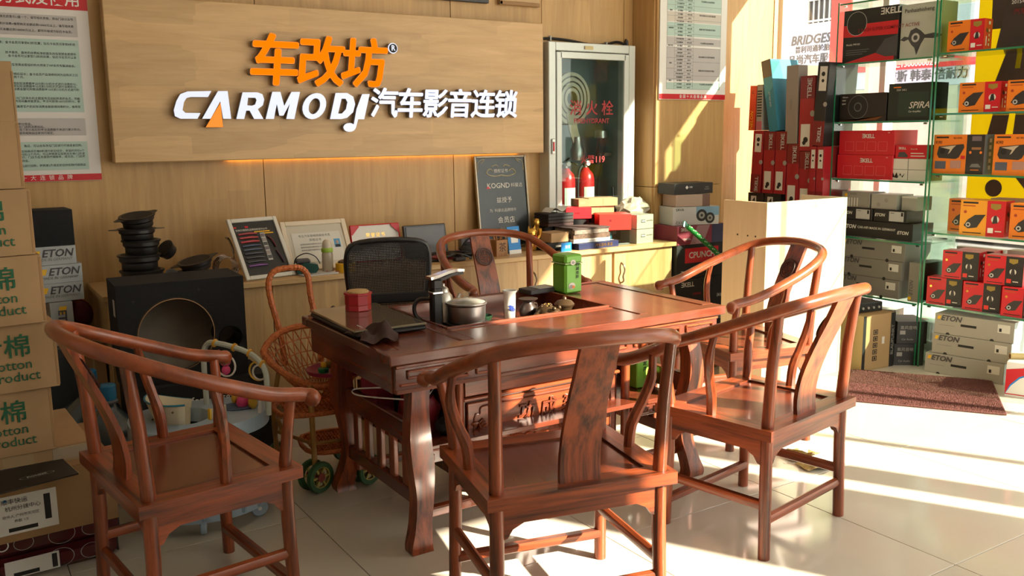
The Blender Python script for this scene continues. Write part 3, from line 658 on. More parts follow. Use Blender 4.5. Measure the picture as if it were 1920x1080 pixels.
for y, s in ((Y0+.035, -1), (Y1-.035, 1)):
    ap = B().box(((X0+X1)/2, y, AZ), (X1-X0-.06, .020, .108), ch=.002).build('apron', RD['x'], tb)
    if s < 0:
        B().box(((X0+X1)/2, y-.012, AZ+.044), (X1-X0-.06, .012, .014), ch=.003).build('moulding', RW['x'], ap)
        B().box(((X0+X1)/2, y-.012, AZ-.046), (X1-X0-.06, .012, .014), ch=.003).build('moulding', RW['x'], ap)
        fret(ap, X0+.05, X0+.42, AZ, .062, y-.013); fret(ap, X1-.62, X1-.05, AZ, .062, y-.013)
for x, s in ((X0+.035, -1), (X1-.035, 1)):
    B().box((x, (Y0+Y1)/2, AZ), (.020, Y1-Y0-.09, .108), ch=.002).build('apron', RD['y'], tb)
# wavy board legs
def tleg(x, y, sx, sy):
    zs = [0, .03, .10, .20, .32, .44, .54, .62]
    off = [.018, .022, .006, -.012, -.004, .014, .012, .0]
    wd = [.085, .082, .066, .070, .088, .084, .070, .072]
    P = [(sx*off[i], zs[i]) for i in range(8)]
    sp = smoothpath([(p[0]+sx*w/2, 0, p[1]) for p, w in zip(P, wd)], 3); sq = smoothpath([(p[0]-sx*w/2, 0, p[1]) for p, w in zip(P, wd)], 3)
    poly = [(p.x, p.z) for p in sp]+[(p.x, p.z) for p in sq[::-1]]
    b = B(); n = len(sp)
    for i in range(n-1):
        for a, c in ((sp, sq),):
            pass
    vs = []; fs = []
    for i in range(n):
        z = sp[i].z; xa, xb = sorted((sp[i].x, sq[i].x)); yo = sy*.5*(sp[i].x+sq[i].x)*sx
        for px, py in ((xa, -.032), (xb, -.032), (xb, .032), (xa, .032)): vs.append((x+px, y+py+yo, z))
    for i in range(n-1):
        for k in range(4): fs.append((i*4+k, i*4+(k+1) % 4, i*4+4+(k+1) % 4, i*4+4+k))
    fs += [(3, 2, 1, 0), tuple((n-1)*4+k for k in range(4))]
    b.add(vs, fs); b.build('leg', RW['z'], tb, smooth=35)
for x, sx in ((1.405, -1), (2.715, 1)):
    for y, sy in ((2.845, -1), (3.52, 1)): tleg(x, y, sx, sy)
    B().box((x, 3.18, .42), (.034, .62, .085), ch=.004).build('end_rail', RD['y'], tb)
    B().box((x, 3.18, .185), (.034, .62, .055), ch=.004).build('end_rail', RD['y'], tb)
    for k in range(5): B().box((x, 2.95+.115*k, .295), (.020, .045, .175), ch=.003).build('slat', RW['z'], tb)
# low shelf, its fret edge, floor stretchers
B().box((2.06, 3.19, .352), (1.28, .60, .020), ch=.002).build('shelf', RD['x'], tb)
for x in (1.535, 2.585):
    fe = B().box((x, 2.905, .325), (.27, .020, .065), ch=.003).build('shelf_edge', RD['x'], tb); fret(fe, x-.115, x+.12, .327, .048, 2.893, unit=.06)
for y in (2.88, 3.48): B().box((2.06, y, .115), (1.28, .040, .036), ch=.006).build('stretcher', RW['x'], tb)
# carved chest between the legs
ch_ = B().box((2.06, 3.22, .375), (.78, .44, .47), ch=.004).build('chest', RD['x'], tb)
B().box((2.06, 2.994, .535), (.76, .014, .085), ch=.003).build('drawer_front', RW['x'], ch_)
B().box((2.06, 2.988, .482), (.78, .020, .014), ch=.004).build('moulding', RW['x'], ch_)
pn = B().box((2.06, 2.994, .31), (.74, .014, .31), ch=.004).build('carved_panel', RW['x'], ch_)
for s in (-1, 1):
    B().tube([(2.06+s*.415, 2.975, .135), (2.06+s*.415, 2.975, .61)], .020, 10).build('pillar', RW['z'], tb, smooth=True)
fp = smoothpath([(1.72, 2.986, .19), (1.72, 2.986, .40), (1.745, 2.986, .415), (1.75, 2.986, .44), (1.80, 2.986, .447), (2.06, 2.986, .447), (2.32, 2.986, .447), (2.37, 2.986, .44), (2.375, 2.986, .415), (2.40, 2.986, .40), (2.40, 2.986, .19)], 3)
B().tube(fp, .004, 6).build('carved_border', RD['x'], pn, smooth=True)
for ch, x in (('功', 1.962), ('成', 2.07), ('到', 2.18), ('马', 2.29)):
    text(ch, .082, RD['x'], ch_, (x, 2.985, .385), FRONT, bold=.016, shear=.12, ext=.006, name='carved_character')
# low relief of running horses above a grassy bank
def horse(cx, cz, s):
    b = B(); y = 2.984
    b.ball((cx, y, cz), (.040*s, .008, .018*s), 10, 6); b.tube(smoothpath([(cx-.030*s, y, cz+.008*s), (cx-.055*s, y, cz+.030*s), (cx-.058*s, y, cz+.045*s)], 3), [.014*s, .013*s, .012*s, .011*s, .010*s, .009*s, .008*s], 6, flat=.5)
    b.ball((cx-.068*s, y, cz+.044*s), (.018*s, .006, .009*s), 8, 5)
    for dx, ex in ((-.028, -.055), (-.022, -.030), (.024, .050), (.030, .030)): b.tube([(cx+dx*s, y, cz-.008*s), (cx+(dx+ex)/2*s, y, cz-.030*s), (cx+ex*s, y, cz-.052*s)], [.007*s, .005*s, .0035*s], 6)
    b.tube(smoothpath([(cx+.038*s, y, cz+.008*s), (cx+.062*s, y, cz+.012*s), (cx+.075*s, y, cz-.006*s)], 3), .004*s, 5)
    for k in range(4): b.tube([(cx-(.034+.007*k)*s, y-.003, cz+(.016+.010*k)*s), (cx-(.018+.006*k)*s, y-.003, cz+(.026+.011*k)*s)], .0035*s, 5)
    b.build('carved_horse', RW['x'], pn, smooth=45)
for cx, cz, s in ((1.80, .33, 1.1), (1.92, .285, 1.0), (2.04, .30, .95), (2.17, .285, 1.0), (2.30, .30, 1.05)): horse(cx, cz, s)
b = B()
for k in range(26):
    x = 1.74+.025*k+random.uniform(-.006, .006); h = random.uniform(.02, .045)
    b.tube([(x, 2.986, .185), (x+random.uniform(-.01, .01), 2.984, .185+h)], [.006, .002], 5)
b.build('carved_grass', RW['z'], pn)
# ---------------------------------------------------------------- on the table
lp = thing('laptop', 'closed laptop with glossy bronze lid lying on the table by the brown cloth', 'laptop', (1.425, 3.325, ZT), R(-1.5))
SL = M('laptop_lid', (.16, .13, .085), .12, .55, coat=.6)
B().box((0, 0, .0115), (.295, .50, .018), ch=.006).build('base', BLACK, lp)
B().box((0, 0, .0265), (.298, .505, .011), ch=.004).build('lid', SL, lp)
for k in range(5): B().box((-.10+.0001, -.16-.012*k, .0325), (.004, .003, .0012)).build('lamp', WHITE, lp)
jr = thing('tea_caddy', 'small red lidded caddy standing on the closed laptop', 'jar', (1.452, 3.465, ZT+.032))
JR = M('caddy_red', (.42, .01, .02), .3)
B().lathe([(.058, 0), (.060, .004), (.058, .03), (.060, .034), (.060, .085), (.064, .088), (.064, .098)], 8, mx=Matrix.Rotation(PI/8, 4, 'Z')).build('body', JR, jr, smooth=20)
B().lathe([(.050, .0), (.050, .008), (.045, .012)], 24, c=(0, 0, .098)).build('lid', M('cork_gold', (.50, .34, .14), .5), jr, smooth=40)
cl = thing('tea_cloth', 'crumpled brown tea cloth hanging over the table edge beside laptop', 'cloth', (1.335, 3.03, ZT))
b = B(); vs = []; n = 12
for i in range(n):
    for j in range(n):
        u, v = i/(n-1)-.5, j/(n-1)-.5
        r = max(0, 1-2*math.hypot(u, v))
        vs.append((u*.15+.02*math.sin(6*v+1), v*.19, .006+.058*r**.7*(.6+.4*math.sin(9*u+4*v))+.010*math.sin(11*u-8*v)*math.cos(7*v)+.012))
b.add(vs, [(i*n+j, (i+1)*n+j, (i+1)*n+j+1, i*n+j+1) for i in range(n-1) for j in range(n-1)])
b.build('cloth_fold', M('brown_cloth', (.045, .022, .020), .95), cl, smooth=60)
# electric kettle
kt = K = thing('electric_kettle', 'black and chrome electric kettle with arched handle standing in the tray', 'kettle', (1.712, 3.235, ZT-.056))
B().lathe([(.078, 0), (.080, .012), (.074, .02)], 24).build('base', BLACK, kt, smooth=40)
B().lathe([(.062, .02), (.060, .16), (.050, .205), (.034, .225)], 24, c=(.035, .03, 0)).build('jug', STEEL, kt, smooth=40)
B().lathe([(.034, .226), (.030, .245), (.012, .26), (.012, .272), (.004, .276)], 18, c=(.035, .03, 0)).build('lid', STEEL, kt, smooth=40)
B().box((-.035, -.02, .145), (.060, .055, .25), ch=.010).build('pump_tower', BLACK, kt)
B().box((-.035, -.02, .238), (.063, .058, .014), ch=.003).build('tower_band', CHROME, kt)
B().box((-.035, -.02, .285), (.066, .060, .065), ch=.012).build('tower_head', BLACK, kt)
B().strip(smoothpath([(-.075, -.02, .322), (-.03, -.02, .330), (.03, -.02, .346), (.085, -.02, .354), (.135, -.02, .348)], 3), [.060, .060, .058, .056, .054, .052, .050, .048, .046, .044, .040, .036, .030], .016, 'y').build('spout_arm', CHROME, kt, smooth=40)
B().strip(smoothpath([(-.06, -.02, .308), (.0, -.02, .312), (.06, -.02, .332), (.125, -.02, .336)], 3), .042, .016, 'y').build('spout_underside', BLACK, kt, smooth=40)
B().tube(smoothpath([(.06, .085, .05), (.075, .13, .08), (.075, .14, .14), (.06, .10, .185)], 4), .010, 8).build('jug_handle', BLACK, kt, smooth=True)
B().tube(smoothpath([(-.055, .02, .06), (-.11, .055, .09), (-.125, .06, .15), (-.10, .045, .195), (-.06, .0, .20)], 4), .011, 8).build('side_handle', BLACK, kt, smooth=True)
B().tube(smoothpath([(.085, .03, .14), (.12, .03, .17), (.14, .03, .205)], 3), [.016, .014, .013, .012, .011, .010, .009], 8).build('jug_spout', STEEL, kt, smooth=True)
hp = thing('cooker_plate', 'flat black electric cooker plate let into the tea tray', 'cooker', (1.800, 3.175, ZT-.056))
B().box((0, 0, .022), (.20, .20, .044), ch=.006).build('body', BLACK, hp)
B().lathe([(.085, 0), (.085, .003)], 28, c=(0, 0, .044)).build('hotplate', MBLACK, hp)
po = thing('steel_pot', 'round steel pot with glass lid and clear knob on the black cooker plate', 'pot', (1.800, 3.175, ZT-.056+.047))
B().lathe([(.088, 0), (.094, .004), (.098, .03), (.100, .085), (.106, .09), (.107, .094), (.100, .094)], 32).build('body', STEEL, po, smooth=40)
B().lathe([(.103, .094), (.104, .098), (.095, .103), (.06, .114), (.02, .118)], 32).build('lid_glass', M('lid_glass_grey', (.30, .31, .28), .1, .2), po, smooth=50)
B().lathe([(.100, .095), (.106, .096), (.106, .101), (.100, .102)], 32, capb=False, capt=False).build('lid_rim', STEEL, po, smooth=30)
B().lathe([(.012, .117), (.010, .125), (.024, .146), (.025, .150), (.018, .150)], 16).build('knob', CLEAR, po, smooth=40)
gc = thing('green_cup', 'small dark green glazed tea cup beside the steel pot', 'cup', (1.935, 3.265, ZT-.056))
B().lathe([(.016, 0), (.018, .006), (.034, .022), (.039, .040), (.036, .041), (.030, .024), (.012, .010)], 20, capt=True).build('bowl', M('green_glaze', (.008, .035, .018), .15), gc, smooth=50)
gt = thing('glass_saucer', 'clear glass dish lying flat in the tray before the white cup', 'dish', (1.965, 3.145, ZT-.056))
B().lathe([(.045, 0), (.05, .003), (.062, .012), (.058, .012), (.045, .005)], 24).build('dish', CLEAR, gt, smooth=50)
CER = M('white_porcelain', (.78, .77, .73), .15)
wcu = thing('porcelain_cup', 'tall white porcelain cup with blue painting standing in the tea tray', 'cup', (2.055, 3.245, ZT-.056))
B().lathe([(.027, .024), (.029, .026), (.031, .09), (.033, .155), (.041, .165), (.040, .170), (.034, .168), (.029, .10), (.026, .04)], 24).build('body', CER, wcu, smooth=50)
B().lathe([(.030, 0), (.034, .003), (.035, .075), (.034, .076), (.0325, .006)], 24).build('glass_holder', CLEAR, wcu, smooth=50)
BL = M('cobalt_paint', (.03, .06, .30), .3)
b = B()
for a, z, r in ((-1.9, .075, .012), (-1.75, .085, .010), (-1.6, .072, .013), (-2.05, .09, .008), (-1.45, .068, .010), (-1.3, .066, .006)):
    mm = Matrix.Translation((.0312*math.cos(a), .0312*math.sin(a), z)) @ Matrix.Rotation(a+PI/2, 4, 'Z')
    b.add([(r*math.cos(k*PI/5)*1.1, -.0008, r*math.sin(k*PI/5)*.75) for k in range(10)], [tuple(range(10))], mm)
b.build('painted_scene', BL, wcu)
mm = Matrix.Translation((.0322*math.cos(-1.35), .0322*math.sin(-1.35), .112)) @ Matrix.Rotation(-1.35+PI/2, 4, 'Z') @ Matrix.Rotation(PI/2, 4, 'X')
B().lathe([(.010, 0), (.0115, 0)], 18, mx=mm, capb=False, capt=False).build('painted_ring', BL, wcu)
CLAY = M('dark_clay', (.028, .017, .014), .35)
tp = thing('clay_teapot', 'dark clay round pitcher with flared rim in the tea tray', 'teapot', (2.150, 3.245, ZT-.056))
B().lathe([(.026, 0), (.042, .02), (.048, .045), (.040, .072), (.026, .085), (.024, .092), (.048, .106), (.050, .110), (.030, .108)], 24).build('body', CLAY, tp, smooth=50)
B().tube(smoothpath([(.04, .01, .03), (.07, .03, .04), (.07, .03, .07), (.035, .01, .08)], 4), .006, 8).build('handle', CLAY, tp, smooth=True)
sd = thing('clay_saucer', 'small dark clay bowl in front of the round pitcher', 'bowl', (2.09, 3.125, ZT-.056))
B().lathe([(.020, 0), (.022, .005), (.036, .02), (.038, .026), (.034, .026), (.020, .009)], 20).build('bowl', CLAY, sd, smooth=50)
BRZ = M('bronze_glaze', (.075, .045, .022), .3, .5)
td = thing('tea_pet_toad', 'bronze toad figure with gilt marks squatting in the tea tray', 'figurine', (2.185, 3.155, ZT-.056), R(20))
b = B(); b.ball((0, 0, .045), (.052, .060, .045), 16, 10); b.ball((-.005, -.055, .052), (.036, .030, .026), 12, 8)
for s in (-1, 1):
    b.ball((s*.022, -.062, .077), (.012, .012, .012), 8, 6)
    b.tube(smoothpath([(s*.038, -.025, .045), (s*.056, -.05, .025), (s*.046, -.078, .006)], 3), [.018, .016, .015, .013, .011, .010, .010], 8)
    b.tube(smoothpath([(s*.04, .03, .03), (s*.07, .01, .04), (s*.062, -.01, .006)], 3), [.022, .02, .018, .016, .013, .011, .010], 8)
b.build('body', BRZ, td, smooth=60)
for k in range(9): B().ball((.03*math.cos(k*.9)*(1 if k % 2 else .5), .03*math.sin(k*.9)*.9, .084+.004*math.cos(k)), .007, 8, 5).build('wart', GOLD if k % 4 == 0 else BRZ, td)
B().tube(smoothpath([(-.028, -.078, .046), (0, -.087, .042), (.028, -.078, .046)], 4), .004, 6).build('mouth', GOLD, td)
B().lathe([(.010, 0), (.020, 0)], 14, mx=Matrix.Translation((.045, -.035, .045)) @ Matrix.Rotation(R(65), 4, 'Y') @ Matrix.Rotation(R(20), 4, 'X'), capb=False, capt=False).build('coin_mark', GOLD, td)
t2 = thing('tea_pet_pot', 'bronze lidded pot with gilt character beside the toad figure', 'teapot', (2.272, 3.145, ZT-.056))
B().lathe([(.030, 0), (.034, .004), (.036, .05), (.044, .066), (.046, .072)], 20).build('body', BRZ, t2, smooth=50)
B().lathe([(.050, .072), (.052, .080), (.038, .094), (.012, .102), (.010, .112), (.004, .116)], 20).build('lid', BRZ, t2, smooth=50)
B().prism([(.012*math.cos(a*PI/8)*1.0-.004, .030+.018*math.sin(a*PI/8)) for a in range(16)], -.0395, -.035, 'xz').build('gilt_mark', GOLD, t2)
bx = thing('tea_tray_block', 'flat dark grey slab lying across the back edge of the tea tray', 'slab', (2.40, 3.53, ZT-.0005), R(4))
B().box((0, 0, .012), (.17, .10, .022), ch=.003).build('slab', DGREY, bx)
B().box((.02, 0, .0245), (.10, .085, .002), ch=.0005).build('inlay', LGREY, bx)
tn = thing('tea_tin', 'tall lime green tea tin with dark calligraphy on the table', 'tin', (2.512, 3.455, ZT), R(3))
B().box((0, 0, .088), (.104, .104, .176), ch=.010).build('body', LIME, tn)
B().box((0, 0, .203), (.106, .106, .052), ch=.010).build('lid', LIME, tn)
B().box((0, 0, .178), (.1075, .1075, .007), ch=.002).build('lid_band', M('pale_green_band', (.40, .58, .28), .5), tn)
prints(tn, .108, .108, .23, [('c', 'front', .42, .80, .016, OFFW, 1.5), ('c', 'front', .42, .80, .008, GREY, 2.2), ('c', 'front', .36, .20, .020, OFFW, 1), ('c', 'front', .32, .18, .012, GREY, 2), ('c', 'front', .44, .17, .009, ORANGE, 2)])
for k, ch in enumerate('西湖龙井'): text(ch, .022, INK, tn, (.018, -.0548, .168-.024*k), FRONT, bold=.01)
# ---------------------------------------------------------------- under the table
rg = thing('red_gift_bag', 'crumpled red bag of packets on the low shelf under the table', 'bag', (1.545, 3.13, .363), R(15))
RBG = M('red_bag_foil', (.33, .02, .035), .45, var=.35, vscale=22)
b = B(); vs = []; n = 14
for i in range(8):
    for k in range(n):
        a = 2*PI*k/n; z = i/7*.13; q = .075*(1-.25*(i/7)**2)*(1+.16*math.sin(3*a+i*.9)+.08*math.sin(7*a-i))
        vs.append((q*math.cos(a)*1.0, q*math.sin(a)*1.25, z+(.012*math.sin(4*a) if i == 7 else 0)))
b.add(vs, [(i*n+k, i*n+(k+1) % n, (i+1)*n+(k+1) % n, (i+1)*n+k) for i in range(7) for k in range(n)]+[tuple(range(n))[::-1], tuple(7*n+k for k in range(n))])
b.build('bag', RBG, rg, smooth=70)
B().tube(smoothpath([(-.05, -.05, .13), (-.04, -.06, .19), (.0, -.04, .20), (.02, .0, .13)], 3), .004, 6).build('handle', RED, rg)
rg2 = thing('red_carrier', 'upright dark red paper carrier behind the table end rail', 'bag', (1.475, 3.36, .363), R(8))
B().prism([(-.045, 0), (.045, 0), (.036, .19), (-.02, .21), (-.036, .18)], -.06, .06, 'xz').build('bag', M('dark_pink_paper', (.30, .015, .05), .5), rg2)
B().tube(smoothpath([(-.02, -.05, .19), (0, -.06, .25), (.02, -.05, .19)], 3), .003, 6).build('handle', RED, rg2)
nb = thing('teal_pouch', 'dark teal pouch leaning behind the red bag under the table', 'pouch', (1.585, 3.385, .363), R(-8))
B().box((0, 0, .085), (.12, .07, .17), ch=.02).build('pouch', M('dark_teal', (.01, .05, .05), .6), nb)
B().box((0, 0, .178), (.10, .015, .02), ch=.005).build('closure', BLACK, nb)
kn = thing('dark_knit', 'dark knitted bundle on the low shelf between the table legs', 'bundle', (1.605, 2.985, .363))
b = B(); b.ball((0, 0, .035), (.055, .05, .034), 14, 8); b.ball((.02, .03, .055), (.035, .035, .028), 12, 7); b.build('bundle', M('dark_knit_wool', (.02, .022, .026), .95, bump=.6, bscale=160), kn, smooth=60)
B().tube(smoothpath([(-.03, -.04, .06), (0, -.02, .085), (.03, .0, .08), (.045, .03, .06)], 3), .012, 8).build('fold', M('dark_knit_wool', (.02, .022, .026), .95), kn, smooth=True)
wr = thing('white_cable', 'loop of white cable hanging out over the slatted table end', 'cable', (0, 0, 0))
B().tube(smoothpath([(1.62, 3.12, .515), (1.50, 3.0, .515), (1.40, 3.05, .52), (1.33, 3.22, .505), (1.36, 3.32, .50), (1.44, 3.25, .51), (1.56, 3.15, .52), (1.66, 3.18, .50)], 5), .003, 6).build('cord', WHITE, wr, smooth=True)
B().box((1.665, 3.18, .498), (.02, .012, .01), ch=.002).build('plug', WHITE, wr)
tg = thing('green_tea_packet', 'bright green tea packet with calligraphy standing on the low shelf', 'packet', (2.64, 3.08, .363), R(2))
B().box((0, 0, .115), (.075, .06, .23), ch=.004).build('packet', M('lime_card', (.22, .55, .05), .45), tg)
b = B().box((0, -.0305, .19), (.074, .001, .05)); b.build('band', M('pale_green_card', (.45, .70, .25), .5), tg)
for k, ch in enumerate('西湖龙井'): text(ch, .024, INK, tg, (.01, -.0315, .165-.027*k), FRONT, bold=.008)

for o, k in ((kt, (.76, .76, .72)), (po, (.80, .80, .80)), (hp, (.9, .9, 1)), (wcu, (.80, .80, .82)), (jr, (.9, .9, .75)), (tn, (1, 1, .80)), (tp, (.85, .85, .85)), (td, (.85, .85, .85)), (t2, (.85, .85, .9))): o.scale = k
# ================================================================ LONG CABINET
cb = thing('low_cabinet', 'long low oak cabinet running along the back wall under the sign', 'cabinet', (0, 0, 0))
CF, CT = 4.60, .768
B().box((2.45, 4.842, CT-.014), (3.62, .505, .028), ch=.003).build('worktop', CABT, cb)
B().box((2.45, 4.865, .41), (3.58, .45, .655)).build('carcass', CABW, cb)
B().box((2.45, 4.87, .04), (3.58, .42, .08)).build('plinth', CARD2, cb)
xs = [.66, 1.02, 1.46, 1.90, 2.34, 2.78, 3.14, 3.74, 4.25]
for i in range(8):
    a, c = xs[i]+.003, xs[i+1]-.003
    if i == 6: continue
    dd = B().box(((a+c)/2, 4.632, .41), (c-a, .020, .65), ch=.002).build('door', CABW, cb)
    hx = {2: 1.955-.09, 3: 1.945, 5: 3.10, 7: 3.80}.get(i, c-.04)
    if i in (2, 3, 4, 5, 7):
        B().tube(smoothpath([(hx, 4.622, .66), (hx+.004, 4.600, .645), (hx+.010, 4.594, .61), (hx-.004, 4.594, .575), (hx+.004, 4.600, .54), (hx, 4.622, .525)], 3), .006, 8).build('handle', M('antique_brass', (.28, .22, .15), .35, .9), dd, smooth=True)
dd = B().box((3.43, 4.632, .41), (.585, .020, .65), ch=.002).build('door', CABW, cb)
B().tube(smoothpath([(3.36, 4.622, .66), (3.365, 4.600, .645), (3.37, 4.594, .61), (3.356, 4.594, .575), (3.364, 4.600, .54), (3.36, 4.622, .525)], 3), .006, 8).build('handle', MATS['antique_brass'], dd, smooth=True)
# ---------------------------------------------------------------- on the cabinet, from the speakers towards the pillar
SPK = M('speaker_black', (.011, .011, .012), .38); CONE = M('speaker_cone', (.016, .015, .014), .75)
def speaker_basket(label, loc, r, h, tilt=(0, 0, 0), ears=False):
    t = thing('speaker_driver', label, 'speaker', loc, 0, 'loose car speakers on the low cabinet'); t.rotation_euler = tilt
    B().lathe([(r*.80, 0), (r*.84, .006), (r*.84, h*.45), (r*.94, h*.60), (r*.94, h*.86)], 24).build('basket', SPK, t, smooth=40)
    b = B().lathe([(r*.80, h*.9), (r, h*.86), (r*1.02, h*.90), (r*1.02, h*.97), (r*.93, h), (r*.86, h*.98)], 28, capb=False, capt=False)
    if ears:
        for a in (.2, PI+.1):
            mm = Matrix.Rotation(a, 4, 'Z'); b.prism([(r*.8, -.045), (r*1.45, -.010), (r*1.45, .010), (r*.8, .045)], h*.88, h*.92, 'xy', mx=mm)
    b.build('rim', SPK, t, smooth=40)
    B().lathe([(r*.86, h*.985), (r*.74, h*.93), (r*.30, h*.72), (r*.22, h*.74), (r*.10, h*.78)], 24).build('cone', CONE, t, smooth=60)
    return t
sx, sy = .865, 4.82
for k, (lb, h, r, dx, ears, tl) in enumerate((('black speaker driver at the bottom of the tall speaker stack', .085, .105, 0, False, (0, 0, 0)), ('black speaker driver second from bottom of the tall stack', .075, .102, -.008, False, (0, 0, .5)),
                                             ('black speaker driver in the middle of the tall stack', .070, .092, .006, False, (0, 0, 1)), ('black eared speaker driver fourth up in the tall stack', .055, .090, -.01, True, (0, 0, 2.9)), ('black speaker driver tilted on top of the tall stack', .060, .085, .0, True, (R(6), R(-9), .3)))):
    z = CT+[0, .088, .166, .239, .300][k]
    speaker_basket(lb, (sx+dx, sy, z), r, h, tl, ears)
speaker_basket('black speaker driver lying flat under the leaning ones beside the stack', (1.115, 4.82, CT), .092, .055, (0, 0, 0))
speaker_basket('glossy speaker driver resting face up on the flat one beside the stack', (1.13, 4.80, CT+.066), .088, .050, (R(5), R(-12), 0), True)
speaker_basket('small speaker driver standing on edge between stack and loose drivers', (1.015, 4.86, CT+.152), .050, .045, (R(20), R(-48), 0))
speaker_basket('small tweeter leaning on the tall speaker stack', (.975, 4.71, CT+.045), .036, .030, (R(60), 0, R(15)))
wd = thing('wire_rack', 'curly chrome wire letter rack standing beside the speakers on cabinet', 'rack', (1.275, 4.80, CT))
b = B()
for k in range(5):
    r = .052; cy = -.05+.026*k
    b.tube([(r*math.cos(a*PI/10), cy, .062+r*math.sin(a*PI/10)*1.1) for a in range(20)], .0034, 6, closed=True)
b.build('ring', CHROME, wd, smooth=True)
B().tube(smoothpath([(-.09, -.09, 0.003), (-.03, 0, .003), (.05, .04, .003), (.09, -.06, .003)], 3), .0025, 6).tube([(.0, -.07, .004), (.0, .08, .004)], .0022, 6).build('foot', CHROME, wd, smooth=True)
B().tube(smoothpath([(.045, .03, .003), (.055, .03, .12), (.035, .03, .20), (.015, .03, .215)], 4), [.003]*5+[.007]*8, 8).build('stem', CHROME, wd, smooth=True)
def framed(name, label, cat, w, h, base, lean, mframe, fw_, mface, rz=0, depth=.016):
    """a framed sheet leaning back; local origin at the middle of its lower front edge"""
    t = thing(name, label, cat, base, rz); t.rotation_euler = (R(-lean), 0, rz)
    for s in (-1, 1): B().box((s*(w-fw_)/2, 0, h/2), (fw_, depth, h), ch=.003).build('frame_stile', mframe, t)
    for z in (fw_/2, h-fw_/2): B().box((0, 0, z), (w-2*fw_, depth, fw_), ch=.003).build('frame_rail', mframe, t)
    B().box((0, .003, h/2), (w-2*fw_, .006, h-2*fw_)).build('sheet', mface, t)
    return t
WFR = M('white_moulding', (.66, .64, .58), .5)
BOARD = M('black_display_card', (.018, .017, .016), .5)
f1 = framed('display_frame', 'white framed black display of coloured cable samples on the low cabinet', 'frame', .285, .360, (1.475, 4.665, CT+.004), 33, WFR, .022, BOARD, rz=R(10))
for k in range(9):
    c = [(.30, .01, .015), (.40, .012, .018), (.42, .012, .02), (.02, .03, .08), (.05, .07, .11), (.015, .018, .03), (.02, .02, .025), (.018, .016, .02), (.13, .02, .20)][k]
    z = .265-.0235*k
    B().tube([(-.105, -.004, z), (-.04, -.007, z+.002), (.0, -.004, z)], [.005, .0065, .004], 8).build('cable_sample', M('cable_%d' % k, c, .4), f1, smooth=True)
b = B().box((.030, -.002, .185), (.026, .003, .165)); b.build('photo_strip', LGREY, f1)
for k in range(6): B().box((.030, -.004, .252-.026*k), (.022, .002, .019)).build('photo', M('photo_%d' % (k % 3), [(.16, .13, .14), (.30, .26, .24), (.08, .08, .08)][k % 3], .5), f1)
B().tube(smoothpath([(.055, -.004, .245), (.075, -.008, .21), (.082, -.006, .175)], 3), .005, 6).build('cable_sample', M('cable_plum', (.10, .02, .03), .4), f1, smooth=True)
B().tube(smoothpath([(.078, -.004, .155), (.090, -.008, .115), (.098, -.006, .08)], 3), .0045, 6).build('cable_sample', M('cable_purple', (.07, .02, .06), .4), f1, smooth=True)
b = B().box((-.11, -.002, .308), (.014, .002, .008)).box((-.045, -.002, .308), (.018, .002, .010)); b.build('flag_print', RED, f1)
text('欧美日德国际品牌线材系列公司', .013, OFFW, f1, (-.02, -.0012, .290), FRONT)
b = B().box((.035, -.0015, .276), (.09, .002, .006)).box((.062, -.0015, .264), (.07, .002, .006)); b.build('yellow_caption', YELLOW, f1)
WWD = M('whitewashed_wood', (.74, .64, .50), .5); CERT = M('certificate_paper', (.60, .55, .45), .6)
f2 = framed('framed_certificate', 'pale wood framed certificate leaning on the wall behind the feeding bottle', 'certificate', .385, .300, (1.815, 4.80, CT+.004), 30, WWD, .028, CERT)
B().box((0, -.001, .137), (.285, .002, .178)).build('inner_sheet', M('certificate_inner', (.68, .66, .60), .6), f2)
text('专业汽车音响改装技术员', .017, GINK, f2, (-.01, -.0025, .205), FRONT); text('资格证书', .018, GINK, f2, (-.01, -.0025, .180), FRONT)
for k in range(3): text('经考核成绩合格特发此证以资鼓励', .011, GINK, f2, (-.02, -.0025, .155-.018*k), FRONT)
ph = B().box((.115, -.002, .152), (.036, .002, .052)).build('portrait_photo', M('photo_blue', (.10, .35, .62), .5), f2)
B().ball((.115, -.0025, .157), (.009, .002, .012), 10, 6).build('portrait_head', M('portrait_skin', (.45, .28, .22), .6), ph); B().box((.115, -.0032, .135), (.028, .001, .016)).build('portrait_shirt', INK, ph)
f3 = framed('award_certificate', 'white award certificate with red border behind the mesh office chair', 'certificate', .315, .22, (2.20, 4.92, CT+.004), 12, RED, .006, WHITE)
for s in (-1, 1): B().prism([(s*.155, .215), (s*.155, .165), (s*.148, .160), (s*.100, .209), (s*.105, .215)], -.010, -.008, 'xz').build('corner_ribbon', RED, f3)
text('荣誉证书', .028, GOLD, f3, (.0, -.002, .155), FRONT, space=1.3); text('车改坊汽车影音', .014, INK, f3, (.015, -.002, .118), FRONT)
mo = thing('flat_monitor', 'black flat monitor still in plastic film leaning on the wall', 'monitor', (2.505, 4.88, CT)); mo.rotation_euler = (R(-12), 0, 0)
B().box((0, 0, .105), (.285, .022, .20), ch=.004).build('housing', BLACK, mo)
B().box((0, -.013, .110), (.255, .003, .165)).build('screen', M('screen_film', (.055, .052, .05), .22), mo)
b = B().box((0, .03, .006), (.16, .10, .012), ch=.003); b.build('foot', BLACK, mo)
tm = thing('hand_tool', 'dark green handled gadget with wire bail beside the framed display', 'tool', (1.675, 4.69, CT+.010), R(-8))
B().prism([(-.055, 0), (.045, 0), (.062, .02), (.055, .045), (-.01, .058), (-.06, .040)], -.03, .03, 'xz').build('case', M('dark_green_plastic', (.008, .055, .045), .4), tm)
B().box((-.02, 0, .064), (.08, .05, .026), ch=.008).build('top', DGREY, tm)
